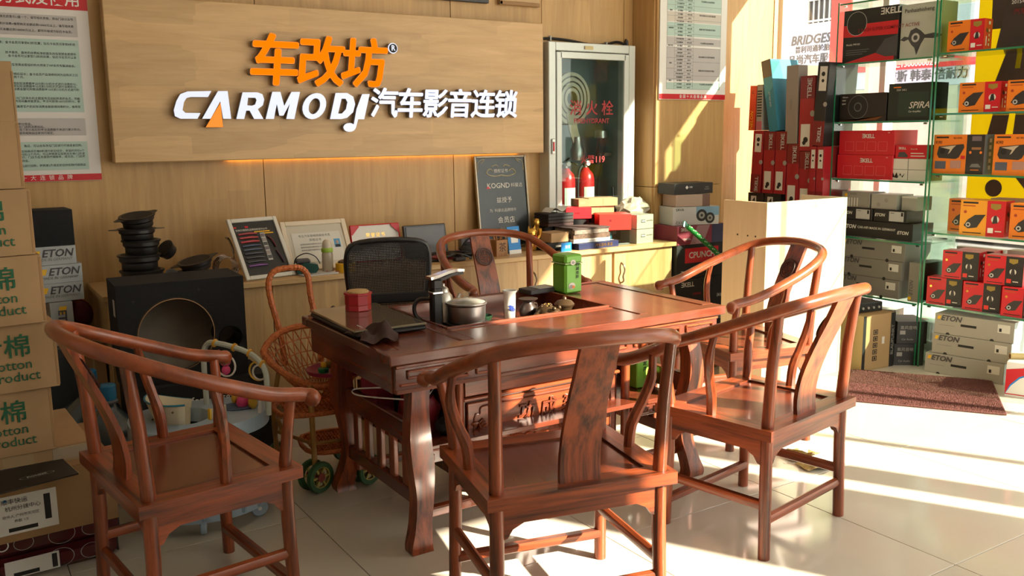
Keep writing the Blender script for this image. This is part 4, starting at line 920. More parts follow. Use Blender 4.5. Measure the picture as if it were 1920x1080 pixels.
B().tube(smoothpath([(-.065, 0, .05), (-.05, 0, .085), (0, 0, .105), (.05, 0, .085), (.075, 0, .045)], 4), .003, 6).build('bail', BLACK, tm, smooth=True)
pg = thing('paper_pad', 'white pad of papers lying under the green gadget on cabinet', 'papers', (1.725, 4.675, CT), R(4))
B().box((0, 0, .004), (.20, .13, .008), ch=.001).build('pad', LGREY, pg)
B().tube(smoothpath([(.09, -.05, .010), (.15, -.03, .006), (.16, .02, .008), (.11, .03, .010), (.05, -.02, .011)], 4), .002, 6).build('red_cord', M('red_cord', (.35, .04, .03), .5), pg)
bo = thing('feeding_bottle', 'clear baby feeding bottle with lime ring in front of the certificate', 'bottle', (1.80, 4.70, CT))
BOT = M('bottle_plastic', (.55, .47, .36), .2); BOT.node_tree.nodes['Principled BSDF'].inputs['Transmission Weight'].default_value = .55
B().lathe([(.026, 0), (.030, .006), (.030, .10), (.027, .112)], 20).build('body', BOT, bo, smooth=40)
B().lathe([(.031, .112), (.032, .116), (.032, .130), (.028, .136)], 20).build('collar', M('lime_plastic', (.33, .52, .06), .4), bo, smooth=40)
B().lathe([(.027, .136), (.027, .150), (.022, .170), (.010, .180), (.003, .182)], 20).build('cap', M('cap_plastic', (.62, .55, .44), .3), bo, smooth=50)
tr = thing('yellow_tape_tin', 'round yellow tape tin with dark print by the mesh office chair', 'tin', (1.888, 4.665, CT))
B().lathe([(.052, 0), (.054, .004), (.054, .046), (.050, .050)], 24).build('drum', YELLOW, tr, smooth=40)
B().ball((.0, .0, .052), (.042, .042, .016), 12, 6).build('wound_tape', M('brown_tape', (.10, .05, .03), .6), tr)
# clutter of leads between monitor and tea things
lead = thing('cable_tangle', 'tangle of black leads and adaptors lying below the flat monitor', 'cables', (2.55, 4.72, CT))
for k in range(7):
    random.seed(20+k); p = [(random.uniform(-.14, .14), random.uniform(-.07, .07), random.uniform(.006, .05)) for _ in range(6)]
    B().tube(smoothpath(p, 5), .005, 6).build('lead', BLACK if k != 3 else DRED, lead, smooth=True)
B().box((.05, -.06, .012), (.07, .045, .022), ch=.004).build('adaptor', DGREY, lead); B().box((-.08, .02, .02), (.09, .06, .04), ch=.005).build('adaptor', BLACK, lead)
gb = thing('photo_block', 'small glass block with purple picture inside on the cabinet', 'ornament', (2.80, 4.93, CT), R(-5))
B().box((0, 0, .055), (.085, .05, .11), ch=.003).build('block', M('grey_acrylic', (.16, .15, .16), .15), gb); B().box((.008, -.027, .055), (.045, .003, .07)).build('picture', M('purple_photo', (.22, .17, .27), .5, var=.5, vscale=40), gb)
bm_ = thing('black_gear_bag', 'black camera bag slumped beside the photo block', 'bag', (2.735, 4.79, CT))
b = B(); b.ball((0, 0, .04), (.06, .05, .040), 14, 8); b.box((.0, 0, .075), (.06, .04, .03), ch=.01); b.build('bag', MBLACK, bm_, smooth=50); B().tube(smoothpath([(-.05, 0, .05), (0, -.02, .115), (.05, 0, .05)], 4), .006, 6).build('strap', MBLACK, bm_)
pbox('brown_carton', 'small dark orange carton lying low behind the chair splat', 'box', .10, .08, .035, (2.86, 4.80, CT), R(5), M('rust_card', (.28, .10, .03), .6), [('r', 'front', .05, .2, .4, .8, DGREY)])
ph_ = thing('brush_pot', 'square bamboo holder of tea tools behind the rosewood armchair', 'holder', (2.905, 4.72, CT), R(8))
BAM = wood('bamboo', (.42, .21, .085), (.30, .14, .05), 'z', freq=40, stretch=12, rough=.45)
for s in (-1, 1): B().box((s*.040, 0, .05), (.008, .088, .10), ch=.001).build('side', BAM, ph_); B().box((0, s*.040, .05), (.072, .008, .10), ch=.001).build('side', BAM, ph_)
B().box((0, 0, .005), (.072, .072, .008)).build('bottom', BAM, ph_)
text('茶', .060, MATS['carved_recess'], ph_, (.004, -.0445, .052), FRONT, ext=.0006)
for k, (a, q, l) in enumerate(((-.018, -.25, .16), (-.005, -.12, .15), (.012, .10, .165), (.02, .22, .15), (0, .02, .14))):
    B().tube([(a, .01*(k-2), .012), (a+q*l*.6, .01*(k-2), l*.7), (a+q*l, .01*(k-2), l)], [.003, .004, .008], 6).build('tea_tool', M('tool_wood', (.40, .17, .05), .4), ph_, smooth=True)
qs = thing('payment_stand', 'blue tent card standing on the cabinet behind the rosewood armchair', 'sign', (3.045, 4.735, CT), R(5)); qs.rotation_euler = (R(-9), 0, R(5))
B().box((0, 0, .085), (.095, .004, .17), ch=.001).build('card', BLUE, qs); B().box((0, .030, .078), (.09, .004, .155), ch=.001).build('back_leaf', WHITE, qs)
b = B().box((.002, -.0025, .095), (.054, .001, .054)); b.build('white_square', WHITE, qs); B().box((0, -.0025, .012), (.093, .001, .024)).build('foot_band', WHITE, qs)
text('推荐使用支付宝', .010, WHITE, qs, (0, -.0028, .146), FRONT)
ct_ = thing('lucky_cat', 'golden beckoning cat with red collar on the cabinet', 'figurine', (3.205, 4.79, CT), R(10))
b = B(); b.ball((0, 0, .05), (.045, .038, .052), 14, 9); b.ball((0, -.005, .115), (.036, .030, .032), 14, 9)
for s in (-1, 1): b.add([(s*.034, 0, .128), (s*.010, 0, .142), (s*.028, 0, .162), (s*.024, -.012, .136)], [(0, 1, 2), (0, 2, 3), (1, 3, 2), (0, 3, 1)])
b.tube(smoothpath([(.035, -.01, .07), (.055, -.02, .10), (.050, -.025, .14)], 3), [.013]*7, 8); b.build('body', GOLD, ct_, smooth=60)
B().lathe([(.030, 0), (.034, .004), (.030, .010)], 18, c=(0, -.003, .086), capb=False, capt=False).build('collar', RED, ct_); B().box((0, -.037, .05), (.03, .008, .04), ch=.004).build('coin', M('gold_red', (.55, .12, .02), .4), ct_)
gf = thing('gold_figure', 'slim golden figurine standing behind the lucky cat', 'figurine', (3.325, 4.91, CT))
B().lathe([(.026, 0), (.026, .015), (.014, .03), (.022, .10), (.016, .135), (.022, .15), (.024, .172), (.016, .188), (.004, .192)], 16).build('figure', GOLD, gf, smooth=50); B().lathe([(.027, 0), (.027, .012)], 16).build('plinth', RED, gf)
# books, boxes and sample stacks towards the pillar
pbox('navy_book', 'thick navy book with gold title lying flat on the cabinet', 'book', .34, .22, .040, (3.62, 4.745, CT), R(3), NAVY, [('t', 'front', .40, .5, .024, '汽车音响 影音', GOLD, dict(align='LEFT'))])
bl = thing('blue_pass_card', 'small bright blue card standing in front of the navy book', 'card', (3.36, 4.60+.03, CT), R(4)); B().box((0, 0, .028), (.085, .003, .056), ch=.0008).build('card', BLUE, bl); text('支付', .022, WHITE, bl, (.01, -.002, .028), FRONT, bold=.01); B().box((0, .012, .010), (.06, .02, .02)).build('foot', BLUE, bl)
random.seed(3)
zz = CT+.041
st = [('lower grey sample folder on the navy book', .30, .014, LGREY), ('pale folder in the sample stack', .30, .012, OFFW), ('thick bundle of brown carpet swatches in the sample stack', .29, .030, M('swatch_brown', (.13, .085, .06), .9, var=.4, vscale=60)), ('bundle of taupe swatches in the sample stack', .285, .028, M('swatch_taupe', (.22, .18, .15), .9, var=.35, vscale=80)), ('topmost dark swatch board of the sample stack', .30, .012, M('swatch_dark', (.07, .05, .045), .9, var=.3, vscale=60))]
for k, (lb, w_, h_, mt) in enumerate(st):
    o = B().box((0, 0, h_/2), (w_, .21, h_-.001), ch=.001).build('sample_stack', mt); o.location = (3.585+random.uniform(-.006, .006), 4.76, zz); o.rotation_euler = (0, 0, R(random.uniform(-2, 3))); tag(o, lb, 'swatches', 'sample swatches on the navy book'); zz += h_
pbox('tan_carton', 'small tan carton with white sticker behind the lucky cat', 'box', .15, .14, .060, (3.345, 4.755, CT+.055), R(6), CARD, [('r', 'right', .1, .25, .7, .8, WHITE), ('t', 'right', .4, .62, .014, '保险 车灯', INK), ('t', 'right', .4, .42, .014, '专 用', INK)])
o = B().box((0, 0, .0275), (.17, .18, .055), ch=.003).build('dark_case', MBLACK); o.location = (3.345, 4.78, CT); tag(o, 'flat black case under the tan carton', 'case'); B().box((0, -.091, .03), (.05, .004, .012), ch=.001).build('catch', GREY, o)
dk = thing('leather_swatches', 'dark stack of leather samples with curled paper on top', 'swatches', (3.475, 4.93, CT+.135), R(2))
for k in range(4): B().box((.002*(k % 2), 0, .011+.0215*k), (.21, .16, .020), ch=.003).build('leather_board', M('leather_%d' % k, [(.05, .022, .020), (.035, .022, .02), (.022, .020, .02), (.02, .02, .02)][k], .6), dk)
b = B(); vs = []
for i in range(9):
    for j in range(2): vs.append((-.07+.0175*i, -.06+.10*j, .092+.020*math.sin(i*.8)*(1-.03*j)+.004*i))
b.add(vs, [(2*i, 2*i+2, 2*i+3, 2*i+1) for i in range(8)]); b.build('loose_paper', WHITE, dk, smooth=60)
o = B().box((0, 0, .0675), (.20, .15, .135), ch=.003).build('dark_case', MBLACK); o.location = (3.475, 4.955, CT); tag(o, 'black case holding up the leather samples against the wall', 'case'); B().box((0, -.077, .09), (.06, .004, .014), ch=.001).build('catch', GREY, o)
pbox('red_carton', 'glossy red carton lying on the black discs beside leather samples', 'box', .175, .16, .075, (3.66, 4.93, CT+.175), R(-24), RED, [('t', 'right', .5, .45, .016, 'HiVi', WHITE), ('t', 'front', .45, .5, .012, '高保真', DRED)])
o = B().lathe([(.085, 0), (.085, .030), (.078, .034), (.02, .030)], 24).build('speaker_ring', BLACK, smooth=40); o.location = (3.66, 4.93, CT+.138); tag(o, 'flat black speaker ring under the glossy red carton', 'speaker'); B().lathe([(.060, .034), (.066, .037), (.072, .034)], 24, capb=False, capt=False).build('trim', CHROME, o)
o = B().box((0, 0, .069), (.19, .15, .138), ch=.004).build('dark_case', MBLACK); o.location = (3.685, 4.955, CT); tag(o, 'black case behind the swatches carrying the speaker ring', 'case'); B().box((0, -.077, .10), (.05, .004, .012)).build('catch', GREY, o)
o = thing('glass_case', 'clear plastic display box under the vermilion carton', 'box', (3.835, 4.755, CT), R(-3))
for s in (-1, 1): B().box((s*.083, 0, .050), (.004, .15, .10)).build('wall', CLEAR, o); B().box((0, s*.073, .050), (.162, .004, .10)).build('wall', CLEAR, o)
B().box((0, 0, .004), (.165, .145, .008)).build('base', BLACK, o); B().box((0, .0, .097), (.165, .145, .006)).build('lid', CLEAR, o); B().box((-.03, 0, .045), (.03, .03, .07), ch=.004).build('bottle', M('teal_bottle', (.03, .15, .20), .3), o)
pbox('vermilion_carton', 'vermilion carton on the clear box with dark print on its end', 'box', .215, .17, .105, (3.845, 4.77, CT+.101), R(-27), BRED, [('t', 'right', .45, .5, .020, 'MBQ', DRED, dict(bold=.02)), ('c', 'front', .35, .6, .008, DRED)])
for z, lb in ((0, 'lower light grey carton with dark logo on the cabinet end'), (.098, 'upper light grey carton with dark logo on the cabinet end')):
    pbox('grey_carton', lb, 'box', .155, .16, .095, (4.035, 4.745, CT+z), R(4), M('grey_card_warm', (.36, .34, .28), .6), [('r', 'front', .25, .45, .5, .65, INK), ('t', 'front', .375, .55, .017, 'NBN', WHITE, dict(bold=.01)), ('t', 'front', .56, .56, .011, 'CAR AUDIO', INK, dict(align='LEFT'))], group='grey cartons on the cabinet end')
for x, y, z, rz, lb in ((3.845, 4.95, .19, -14, 'lower tan parts carton on the stacked boxes before hydrant cupboard'), (3.86, 4.93, .248, -16, 'upper tan parts carton with small label before hydrant cupboard')):
    pbox('parts_carton', lb, 'box', .21, .13, .055, (x, y, CT+z), R(rz), CARD, [('r', 'right', .3, .2, .75, .8, WHITE), ('r', 'front', .49, 0, .50, 1, CARD2)], group='tan parts cartons')
pbox('parts_carton', 'tan parts carton pushed back beside the upper one before hydrant cupboard', 'box', .10, .12, .050, (3.725, 4.96, CT+.249), R(-10), CARD2, [('r', 'front', .1, .3, .5, .7, CARD)], group='tan parts cartons')
o = B().box((0, 0, .095), (.18, .13, .19), ch=.003).build('dark_case', MBLACK); o.location = (3.86, 4.965, CT); tag(o, 'tall black case behind the vermilion carton carrying tan cartons', 'case'); B().box((0, -.067, .15), (.05, .004, .012)).build('catch', GREY, o)
bgs = thing('plastic_bag_heap', 'crumpled translucent bags heaped on the cabinet end by the pillar', 'bags', (4.13, 4.905, CT))
BAGM = M('crumpled_film', (.48, .44, .36), .35, var=.2, vscale=30)
random.seed(11)
b = B(); vs = []; n = 16
for i in range(9):
    for k in range(n):
        a = 2*PI*k/n; q = (.10*math.sin(PI*(i+.6)/9.6)+.02)*(1+random.uniform(-.22, .22)); vs.append((q*math.cos(a)*.95, q*math.sin(a)*.9, .115+.022*i+random.uniform(-.008, .008)))
b.add(vs, [(i*n+k, i*n+(k+1) % n, (i+1)*n+(k+1) % n, (i+1)*n+k) for i in range(8) for k in range(n)]+[tuple(range(n))[::-1], tuple(8*n+k for k in range(n))]); b.build('bag', BAGM, bgs)
b = B(); vs = []
for i in range(9):
    for j in range(7): vs.append((-.10+.025*i+random.uniform(-.006, .006), -.09+.03*j, .125-.045*abs(i-4)/4+random.uniform(-.012, .012)))
b.add(vs, [(i*7+j, (i+1)*7+j, (i+1)*7+j+1, i*7+j+1) for i in range(8) for j in range(6)]); b.build('sheet', BAGM, bgs)
B().box((0, .02, .055), (.16, .16, .11), ch=.006).build('dark_box', MBLACK, bgs)
for s in (-1, 1): B().tube([(s*.075+.02, -.10, .006), (s*.02+.02, -.09, .12)], .008, 6).build('strut', STEEL, bgs)
o = thing('black_wand', 'black rod standing up behind the plastic bag heap', 'rod', (4.09, 5.03, CT)); B().tube([(.0, 0, 0), (-.02, .02, .36)], [.010, .012], 8).build('rod', BLACK, o, smooth=True); B().lathe([(.02, 0), (.02, .02), (.012, .03)], 12).build('foot', BLACK, o)
kc = framed('licence_plaque', 'black framed authorisation plaque with gold scroll leaning by the hydrant cupboard', 'plaque', .395, .60, (3.15, 5.005, CT+.003), 7, M('champagne_frame', (.36, .30, .22), .35, .6), .014, M('plaque_black', (.020, .024, .028), .25), depth=.02)
LG = M('pale_gold_print', (.50, .42, .22), .5)
for s in (-1, 1):
    B().tube(smoothpath([(s*.06, -.002, .50), (s*.085, -.002, .515), (s*.11, -.002, .495), (s*.095, -.002, .478), (s*.05, -.002, .468), (0, -.002, .474)], 4), .003, 5).tube(smoothpath([(s*.02, -.002, .528), (s*.035, -.002, .540), (s*.07, -.002, .530)], 3), .0025, 5).build('scroll', LG, kc)
    B().tube(smoothpath([(s*.175, -.002, .50), (s*.17, -.002, .56), (s*.12, -.002, .578), (s*.15, -.002, .55)], 4), .002, 5).build('corner_flourish', LG, kc)
text('授权证书', .027, OFFW, kc, (0, -.002, .500), FRONT); text('KOGND', .047, OFFW, kc, (-.115, -.002, .405), FRONT, align='LEFT', bold=.008); text('科骏达', .030, OFFW, kc, (.068, -.002, .405), FRONT, align='LEFT')
B().prism([(-.122, .388), (-.090, .388), (-.106, .405)], -.004, -.002, 'xz').build('logo_mark', RED, kc)
text('兹授予', .040, OFFW, kc, (.01, -.002, .310), FRONT); text('为  科骏达品牌特许', .024, OFFW, kc, (-.005, -.002, .245), FRONT); text('会员店', .044, OFFW, kc, (.015, -.002, .180), FRONT, bold=.008); text('(No.1835)', .024, GREY, kc, (.015, -.002, .125), FRONT)
# ================================================================ BOXES BEFORE THE PILLAR
bx0, by0 = 4.50, 4.715
pbox('speaker_carton', 'black speaker carton on the floor before the pillar, lowest of the stack', 'box', .50, .25, .50, (4.515, by0, 0), 0, MBLACK, [('t', 'front', .08, .92, .045, 'ƎKELL', OFFW, dict(align='LEFT', bold=.02)), ('t', 'front', .3, .78, .02, 'STRONG', RED, dict(align='LEFT')), ('c', 'front', .62, .55, .040, GREY), ('c', 'front', .62, .55, .018, DGREY, 2.2), ('c', 'front', .62, .25, .040, GREY), ('c', 'front', .62, .25, .018, DGREY, 2.2), ('r', 'front', 0, 0, .05, .66, RED), ('t', 'front', .76, .72, .03, 'ƎKELL', OFFW, dict(align='LEFT')), ('t', 'front', .76, .4, .03, 'ƎKELL', OFFW, dict(align='LEFT')), ('t', 'front', .12, .66, .018, 'MODEL P3001', OFFW, dict(align='LEFT'))])
pbox('speaker_carton', 'black carton with red logo panel in the stack before the pillar', 'box', .48, .24, .235, (4.505, by0, .502), 0, MBLACK, [('r', 'front', .16, .46, .82, .90, RED), ('t', 'front', .49, .68, .06, 'CPUNCH', OFFW, dict(bold=.02)), ('t', 'front', .08, .16, .04, 'ƎKELL', OFFW, dict(align='LEFT', bold=.02))])
pbox('speaker_carton', 'red and violet carton with pale wedge in the stack before the pillar', 'box', .46, .24, .130, (4.50, by0, .739), 0, M('violet_red_card', (.24, .035, .06), .4), [('p', 'front', [(.25, 0), (.52, 0), (.66, 1), (.40, 1)], M('mauve_card', (.36, .20, .22), .4)), ('r', 'front', .70, 0, 1, 1, M('indigo_card', (.05, .05, .10), .4)), ('t', 'front', .06, .80, .030, 'ƎKELL', OFFW, dict(align='LEFT', bold=.02)), ('t', 'front', .1, .3, .018, 'COAXIAL', OFFW, dict(align='LEFT'))])
pbox('speaker_carton', 'white speaker carton with printed cones in the stack before the pillar', 'box', .36, .20, .125, (4.475, by0-.01, .871), R(-14), M('white_blue_card', (.52, .52, .52), .4), [('t', 'front', .06, .85, .026, 'SAVA', INK, dict(align='LEFT')), ('t', 'front', .06, .14, .026, 'CX1000', GINK, dict(align='LEFT')), ('r', 'front', .5, .5, 1, 1, M('pale_blue_card', (.18, .33, .48), .4)), ('c', 'front', .62, .52, .042, INK, 1.6), ('c', 'front', .62, .52, .024, GREY, 2.1), ('c', 'front', .62, .52, .010, INK, 2.6), ('c', 'front', .80, .36, .038, INK, 1.8), ('c', 'front', .80, .36, .022, GREY, 2.3), ('c', 'front', .80, .36, .009, INK, 2.8), ('t', 'right', .15, .85, .026, 'SAVA', INK, dict(align='LEFT')), ('c', 'right', .62, .45, .036, INK, 1.6), ('c', 'right', .62, .45, .022, GREY, 2.2)])
pbox('speaker_carton', 'tan and taupe carton second from the top before the pillar', 'box', .27, .18, .082, (4.455, by0, .998), R(-12), M('pinkish_tan_card', (.42, .31, .24), .5), [('r', 'right', 0, 0, 1, 1, M('taupe_card', (.26, .21, .19), .5)), ('r', 'front', .78, 0, 1, 1, M('brown_card', (.16, .08, .06), .5)), ('t', 'right', .5, .45, .018, 'gewell', OFFW)])
pbox('speaker_carton', 'slim black carton with white diamond mark on top before the pillar', 'box', .34, .18, .075, (4.465, by0+.02, 1.082), R(-4), M('charcoal_card', (.022, .020, .020), .5), [('p', 'front', [(.28, .62), (.32, .80), (.36, .62), (.32, .44)], WHITE), ('t', 'front', .38, .62, .014, '帝尊', WHITE, dict(align='LEFT')), ('t', 'front', .84, .5, .014, 'HI-FI\nAUDIO', GREY)])
gs = thing('dotted_stick', 'green stick with white dots leaning across the stacked speaker cartons', 'stick', (0, 0, 0))
p0, p1 = Vector((4.36, 4.30, .90)), Vector((4.70, 4.06, .60)); p1b = Vector((5.0, 3.98, .26))
gp = [(4.265, 4.50, .882), (4.40, 4.50, .787), (4.528, 4.50, .696), (4.634, 4.50, .605)]
B().tube(gp, .017, 10).build('stick', M('green_plastic', (.02, .20, .04), .35), gs, smooth=True)
b = B()
for k in range(30):
    q = Vector(gp[0]).lerp(Vector(gp[-1]), (k+.5)/30); a = -1.1+(k % 3)*.8; side = Vector((math.cos(a-.6), math.sin(a-.6)*1.0-.4, .3)).normalized()
    ax = (Vector(gp[-1])-Vector(gp[0])).normalized(); side = (side-side.dot(ax)*ax).normalized(); b.ball(q+side*.0165, .0042, 8, 5)
b.build('dots', WHITE, gs)
B().tube(smoothpath([(4.265, 4.50, .882), (4.24, 4.50, .912), (4.225, 4.49, .88)], 3), .008, 6).build('bow', M('foil_teal', (.10, .25, .22), .3, .4), gs)
B().tube([(4.634, 4.50, .605), (4.80, 4.42, .20), (4.86, 4.40, .0)], .012, 8).build('lower_end', MATS['green_plastic'], gs)
bsk = thing('floor_carton', 'brown carton with white tag on the floor behind the tea table', 'box', (4.14, 4.235, 0), R(14))
B().box((0, 0, .11), (.42, .24, .22), ch=.004).build('box', CARD, bsk); B().box((-.12, -.122, .15), (.07, .002, .08)).build('tag', WHITE, bsk)
# ================================================================ PODIUM
pd = thing('podium', 'pale maple podium with open back, its broad face white in the sun', 'podium', (0, 0, 0))
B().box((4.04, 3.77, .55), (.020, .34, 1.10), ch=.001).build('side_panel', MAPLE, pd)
B().box((4.385, 3.612, .55), (.668, .020, 1.10), ch=.001).build('front_panel', MAPLE_LIT, pd)
B().box((4.728, 3.77, .55), (.020, .34, 1.10), ch=.001).build('side_panel', MAPLE_LIT, pd)
B().box((4.385, 3.78, .62), (.660, .30, .018)).build('shelf', MAPLE_LIT, pd); B().box((4.385, 3.78, .05), (.660, .30, .018)).build('shelf', MAPLE_LIT, pd)
for y in (3.68, 3.74, 3.82): B().lathe([(.005, 0), (.005, .002)], 10, mx=Matrix.Translation((4.0295, y, .90)) @ Matrix.Rotation(-PI/2, 4, 'Y')).build('screw_hole', INK, pd)
# ================================================================ DOOR MAT AND LITTER
mt_ = thing('door_mat', 'reddish brown loop door mat lying on the sunny floor', 'mat', (4.76, 3.04, 0), R(-54.5))
MATM = M('mat_loops', (.17, .062, .052), .95, bump=1.0, bscale=220, var=.3, vscale=180)
B().box((0, 0, .006), (.80, .72, .010), ch=.003).build('backing', MATM, mt_)
b = B(); random.seed(5)
for i in range(84):
    for j in range(74):
        x, y = -.39+.0094*i+random.uniform(-.003, .003), -.35+.0094*j+random.uniform(-.003, .003); h = random.uniform(.003, .009)
        b.add([(x-.004, y-.004, .011), (x+.004, y-.004, .011), (x+.004, y+.004, .011), (x-.004, y+.004, .011), (x+random.uniform(-.003, .003), y, .011+h)], [(0, 1, 4), (1, 2, 4), (2, 3, 4), (3, 0, 4)])
o = b.build('pile', MATM, mt_); o['kind'] = 'stuff'
GW = M('gold_wrapper', (.32, .25, .08), .35, .4, var=.35, vscale=30)
for nm, lb, loc, rz, s in (('snack_wrapper', 'crumpled gold snack wrapper on the floor beside the armchair', (3.315, 2.70, 0), 20, 1), ('snack_wrapper', 'flattened olive snack wrapper lying behind the chair leg', (3.27, 2.575, 0), -15, .9)):
    t = thing(nm, lb, 'wrapper', loc, R(rz)); b = B(); vs = []; random.seed(int(s*10))
    for i in range(7):
        for j in range(6): vs.append(((-.09+.03*i)*s, (-.06+.024*j)*s, .004+(.032*max(0, 1-abs(i-2)/2.2)*(1 if s == 1 else .35))+random.uniform(0, .008)))
    b.add(vs, [(i*6+j, (i+1)*6+j, (i+1)*6+j+1, i*6+j+1) for i in range(6) for j in range(5)]); b.build('foil', GW, t); B().box((.02*s, .0, .026*s if s == 1 else .02), (.05*s, .04*s, .002), rz=.3).build('label', WHITE if s == 1 else GREY, t)
# ================================================================ CARTONS BY THE LEFT EDGE
CGREEN = M('carton_green_ink', (.012, .11, .05), .7); CRED = M('carton_red_ink', (.45, .03, .03), .7); TAPE = M('clear_tape', (.46, .33, .19), .25)
def cotton_carton(label, x1, y, z, h, rz, w=.56, d=.42, words=True):
    """x1: position of the front right corner"""
    o = pbox('cotton_carton', label, 'carton', w, d, h, (0, 0, 0), 0, CARD, ([
        ('t', 'front', .645, .66, .082, '隔音棉', CGREEN, dict(bold=.012)), ('t', 'front', .57, .40, .046, 'Insulation Cotton', CGREEN, dict(bold=.004)), ('t', 'front', .61, .22, .046, 'Name of Product', CGREEN, dict(bold=.004))] if words else [])+[('r', 'right', .44, 0, .56, 1, TAPE), ('t', 'right', .12, .5, .05, '易碎', CRED, dict(turn=PI/2))], group='stacked brown cotton cartons')
    B().box((0, -.004, h+.0015), (w*.996, .006, .003)).build('flap_gap', CARD2, o); B().box((w/2-.004, 0, h/2), (.012, d*1.004, h*.96), ch=.003).build('corner_fold', CARD2, o)
    a = R(rz); c, s = math.cos(a), math.sin(a); ox, oy = w/2, -d/2
    o.location = (x1-(c*ox-s*oy), y-(s*ox+c*oy), z); o.rotation_euler = (0, 0, a)
    return o
cotton_carton('brown cotton carton at the bottom of the leaning stack, on the wrapped carton', .283, 3.38, .450, .222, 2.5)
cotton_carton('brown cotton carton showing its whole green print, second up in the stack', .312, 3.36, .674, .226, 3)
cotton_carton('brown cotton carton in the middle of the leaning stack', .288, 3.34, .902, .226, 4)
cotton_carton('brown cotton carton fourth up in the leaning stack', .275, 3.34, 1.130, .214, 5)
t5 = cotton_carton('brown cotton carton with flaps standing open on top of the stack', .262, 3.34, 1.346, .214, 6, words=False)
B().box((0, -.205, .305), (.555, .006, .19), ch=.001).build('flap', CARD, t5); B().box((.277, -.02, .29), (.006, .38, .16), ch=.001).build('flap', CARD, t5)
wp = pbox('wrapped_carton', 'wide low carton wrapped in clear tape under the cotton cartons', 'carton', .62, .50, .055, (.075, 3.63, .394), R(3), CARD, [('r', 'front', .55, 0, .70, 1, TAPE), ('r', 'front', .85, 0, .97, 1, TAPE)])
B().box((.24, -.245, .030), (.12, .012, .05), ch=.004).build('tape_wrap', M('shiny_film', (.40, .33, .25), .15), wp)
fc = pbox('flat_carton', 'long flat brown carton with white shipping label near the stack foot', 'carton', .80, .50, .225, (.045, 3.575, .168), R(3), CARD2, [
    ('r', 'front', .53, .12, .76, .72, WHITE), ('r', 'front', .71, .25, .735, .65, INK, 2), ('r', 'front', .57, .16, .68, .22, INK, 2), ('t', 'front', .60, .63, .020, '顺丰快运', INK), ('t', 'front', .63, .52, .018, '杭州分拨中心', INK), ('t', 'front', .62, .40, .012, '收件人 广州市天河区', GINK), ('t', 'front', .62, .32, .012, '件数 1/3', GINK),
    ('p', 'front', [(.555, .64), (.565, .68), (.578, .64)], BLUE), ('r', 'top', .0, .48, 1, .50, INK)])
bs = thing('black_board', 'thin black card with oval logos lying on the long flat carton', 'card', (.085, 3.30, .396), R(8)); bs.rotation_euler = (R(5), 0, R(12))
B().box((0, .02, .004), (.46, .25, .005), ch=.0008).build('sheet', M('black_sheet', (.020, .018, .016), .5), bs); B().box((.231, .02, .004), (.003, .25, .006)).build('edge', CARD, bs)
for cx, cy in ((-.13, -.05), (-.10, .09), (.06, .075), (.12, -.04)):
    B().lathe([(.052, 0), (.055, 0)], 28, c=(cx, cy, .0072), capb=False, capt=False, sy=.22).build('oval_logo', LGREY, bs); text('PIONEER', .016, LGREY, bs, (cx, cy, .0072), TOP)
MAR = M('maroon_gloss', (.075, .008, .012), .12)
def long_box(lab, x, y, z, sticker=False):
    t = thing('maroon_carton', lab, 'carton', (x, y, z), R(3), 'long glossy maroon cartons on the floor')
    B().box((0, 0, .041), (.90, .26, .081), ch=.020).build('body', MAR, t)
    b = B()
    for cx, r in ((.14, .030), (.26, .042), (.36, .034), (.05, .016)):
        b.lathe([(r, 0), (r+.0015, 0)], 26, mx=Matrix.Translation((cx, -.1306, .045)) @ Matrix.Rotation(PI/2, 4, 'X'), capb=False, capt=False, sy=.8)
    b.build('ring_print', LGREY, t)
    if sticker:
        B().box((.17, -.1308, .042), (.17, .0012, .062)).build('sticker', WHITE, t); B().box((.24, -.1318, .042), (.016, .001, .05)).build('barcode', INK, t); B().box((.15, -.1318, .022), (.08, .001, .014)).build('barcode', INK, t)
    else:
        B().lathe([(.016, 0), (.020, 0)], 22, mx=Matrix.Translation((.075, -.1308, .050)) @ Matrix.Rotation(PI/2, 4, 'X'), capb=False, capt=False).build('white_ring', WHITE, t)
    B().box((.452, 0, .041), (.006, .22, .060)).build('end_cap', MBLACK, t)
long_box('glossy maroon long carton lying on the floor with white barcode sticker', .0, 3.52, 0, True)
long_box('glossy maroon long carton with white ring print, on top of the other', .01, 3.525, .083)
# ================================================================ BEHIND THE LEFT ARMCHAIR
SILV = M('silver_card', (.42, .45, .48), .3, .2)
def small_amp(lab, x, z, rz):
    return pbox('speaker_box', lab, 'box', .30, .20, .088, (x, 4.88, z), R(rz), SILV, [('t', 'front', .50, .62, .050, 'ETON', DGREY, dict(align='LEFT', bold=.02, shear=.25)), ('t', 'front', .40, .30, .018, 'MADE IN GERMANY', GINK, dict(align='LEFT', shear=.25)), ('p', 'front', [(.39, .48), (.42, .80), (.49, .80), (.46, .48)], YELLOW), ('c', 'front', .28, .02, .014, INK)], group='silver speaker boxes stacked by the wall')
small_amp('silver speaker box with dark logo, lowest of three by the wall', .43, .735, 4); small_amp('silver speaker box with dark logo, middle of three by the wall', .43, .824, 5); small_amp('silver speaker box with dark logo, right under the black box', .412, .913, 3)
pbox('black_box', 'plain black box on top of the silver speaker boxes', 'box', .30, .20, .170, (.412, 4.88, 1.002), R(3), CARPETB, [])
sv = pbox('speaker_box', 'silver speaker box standing on end under the three flat ones', 'box', .10, .20, .21, (.475, 4.87, .523), R(3), SILV, [('t', 'front', .5, .5, .05, 'ETON', DGREY, dict(turn=-PI/2, bold=.03)), ('p', 'front', [(.40, .72), (.40, .90), (.75, .90), (.62, .72)], YELLOW)])
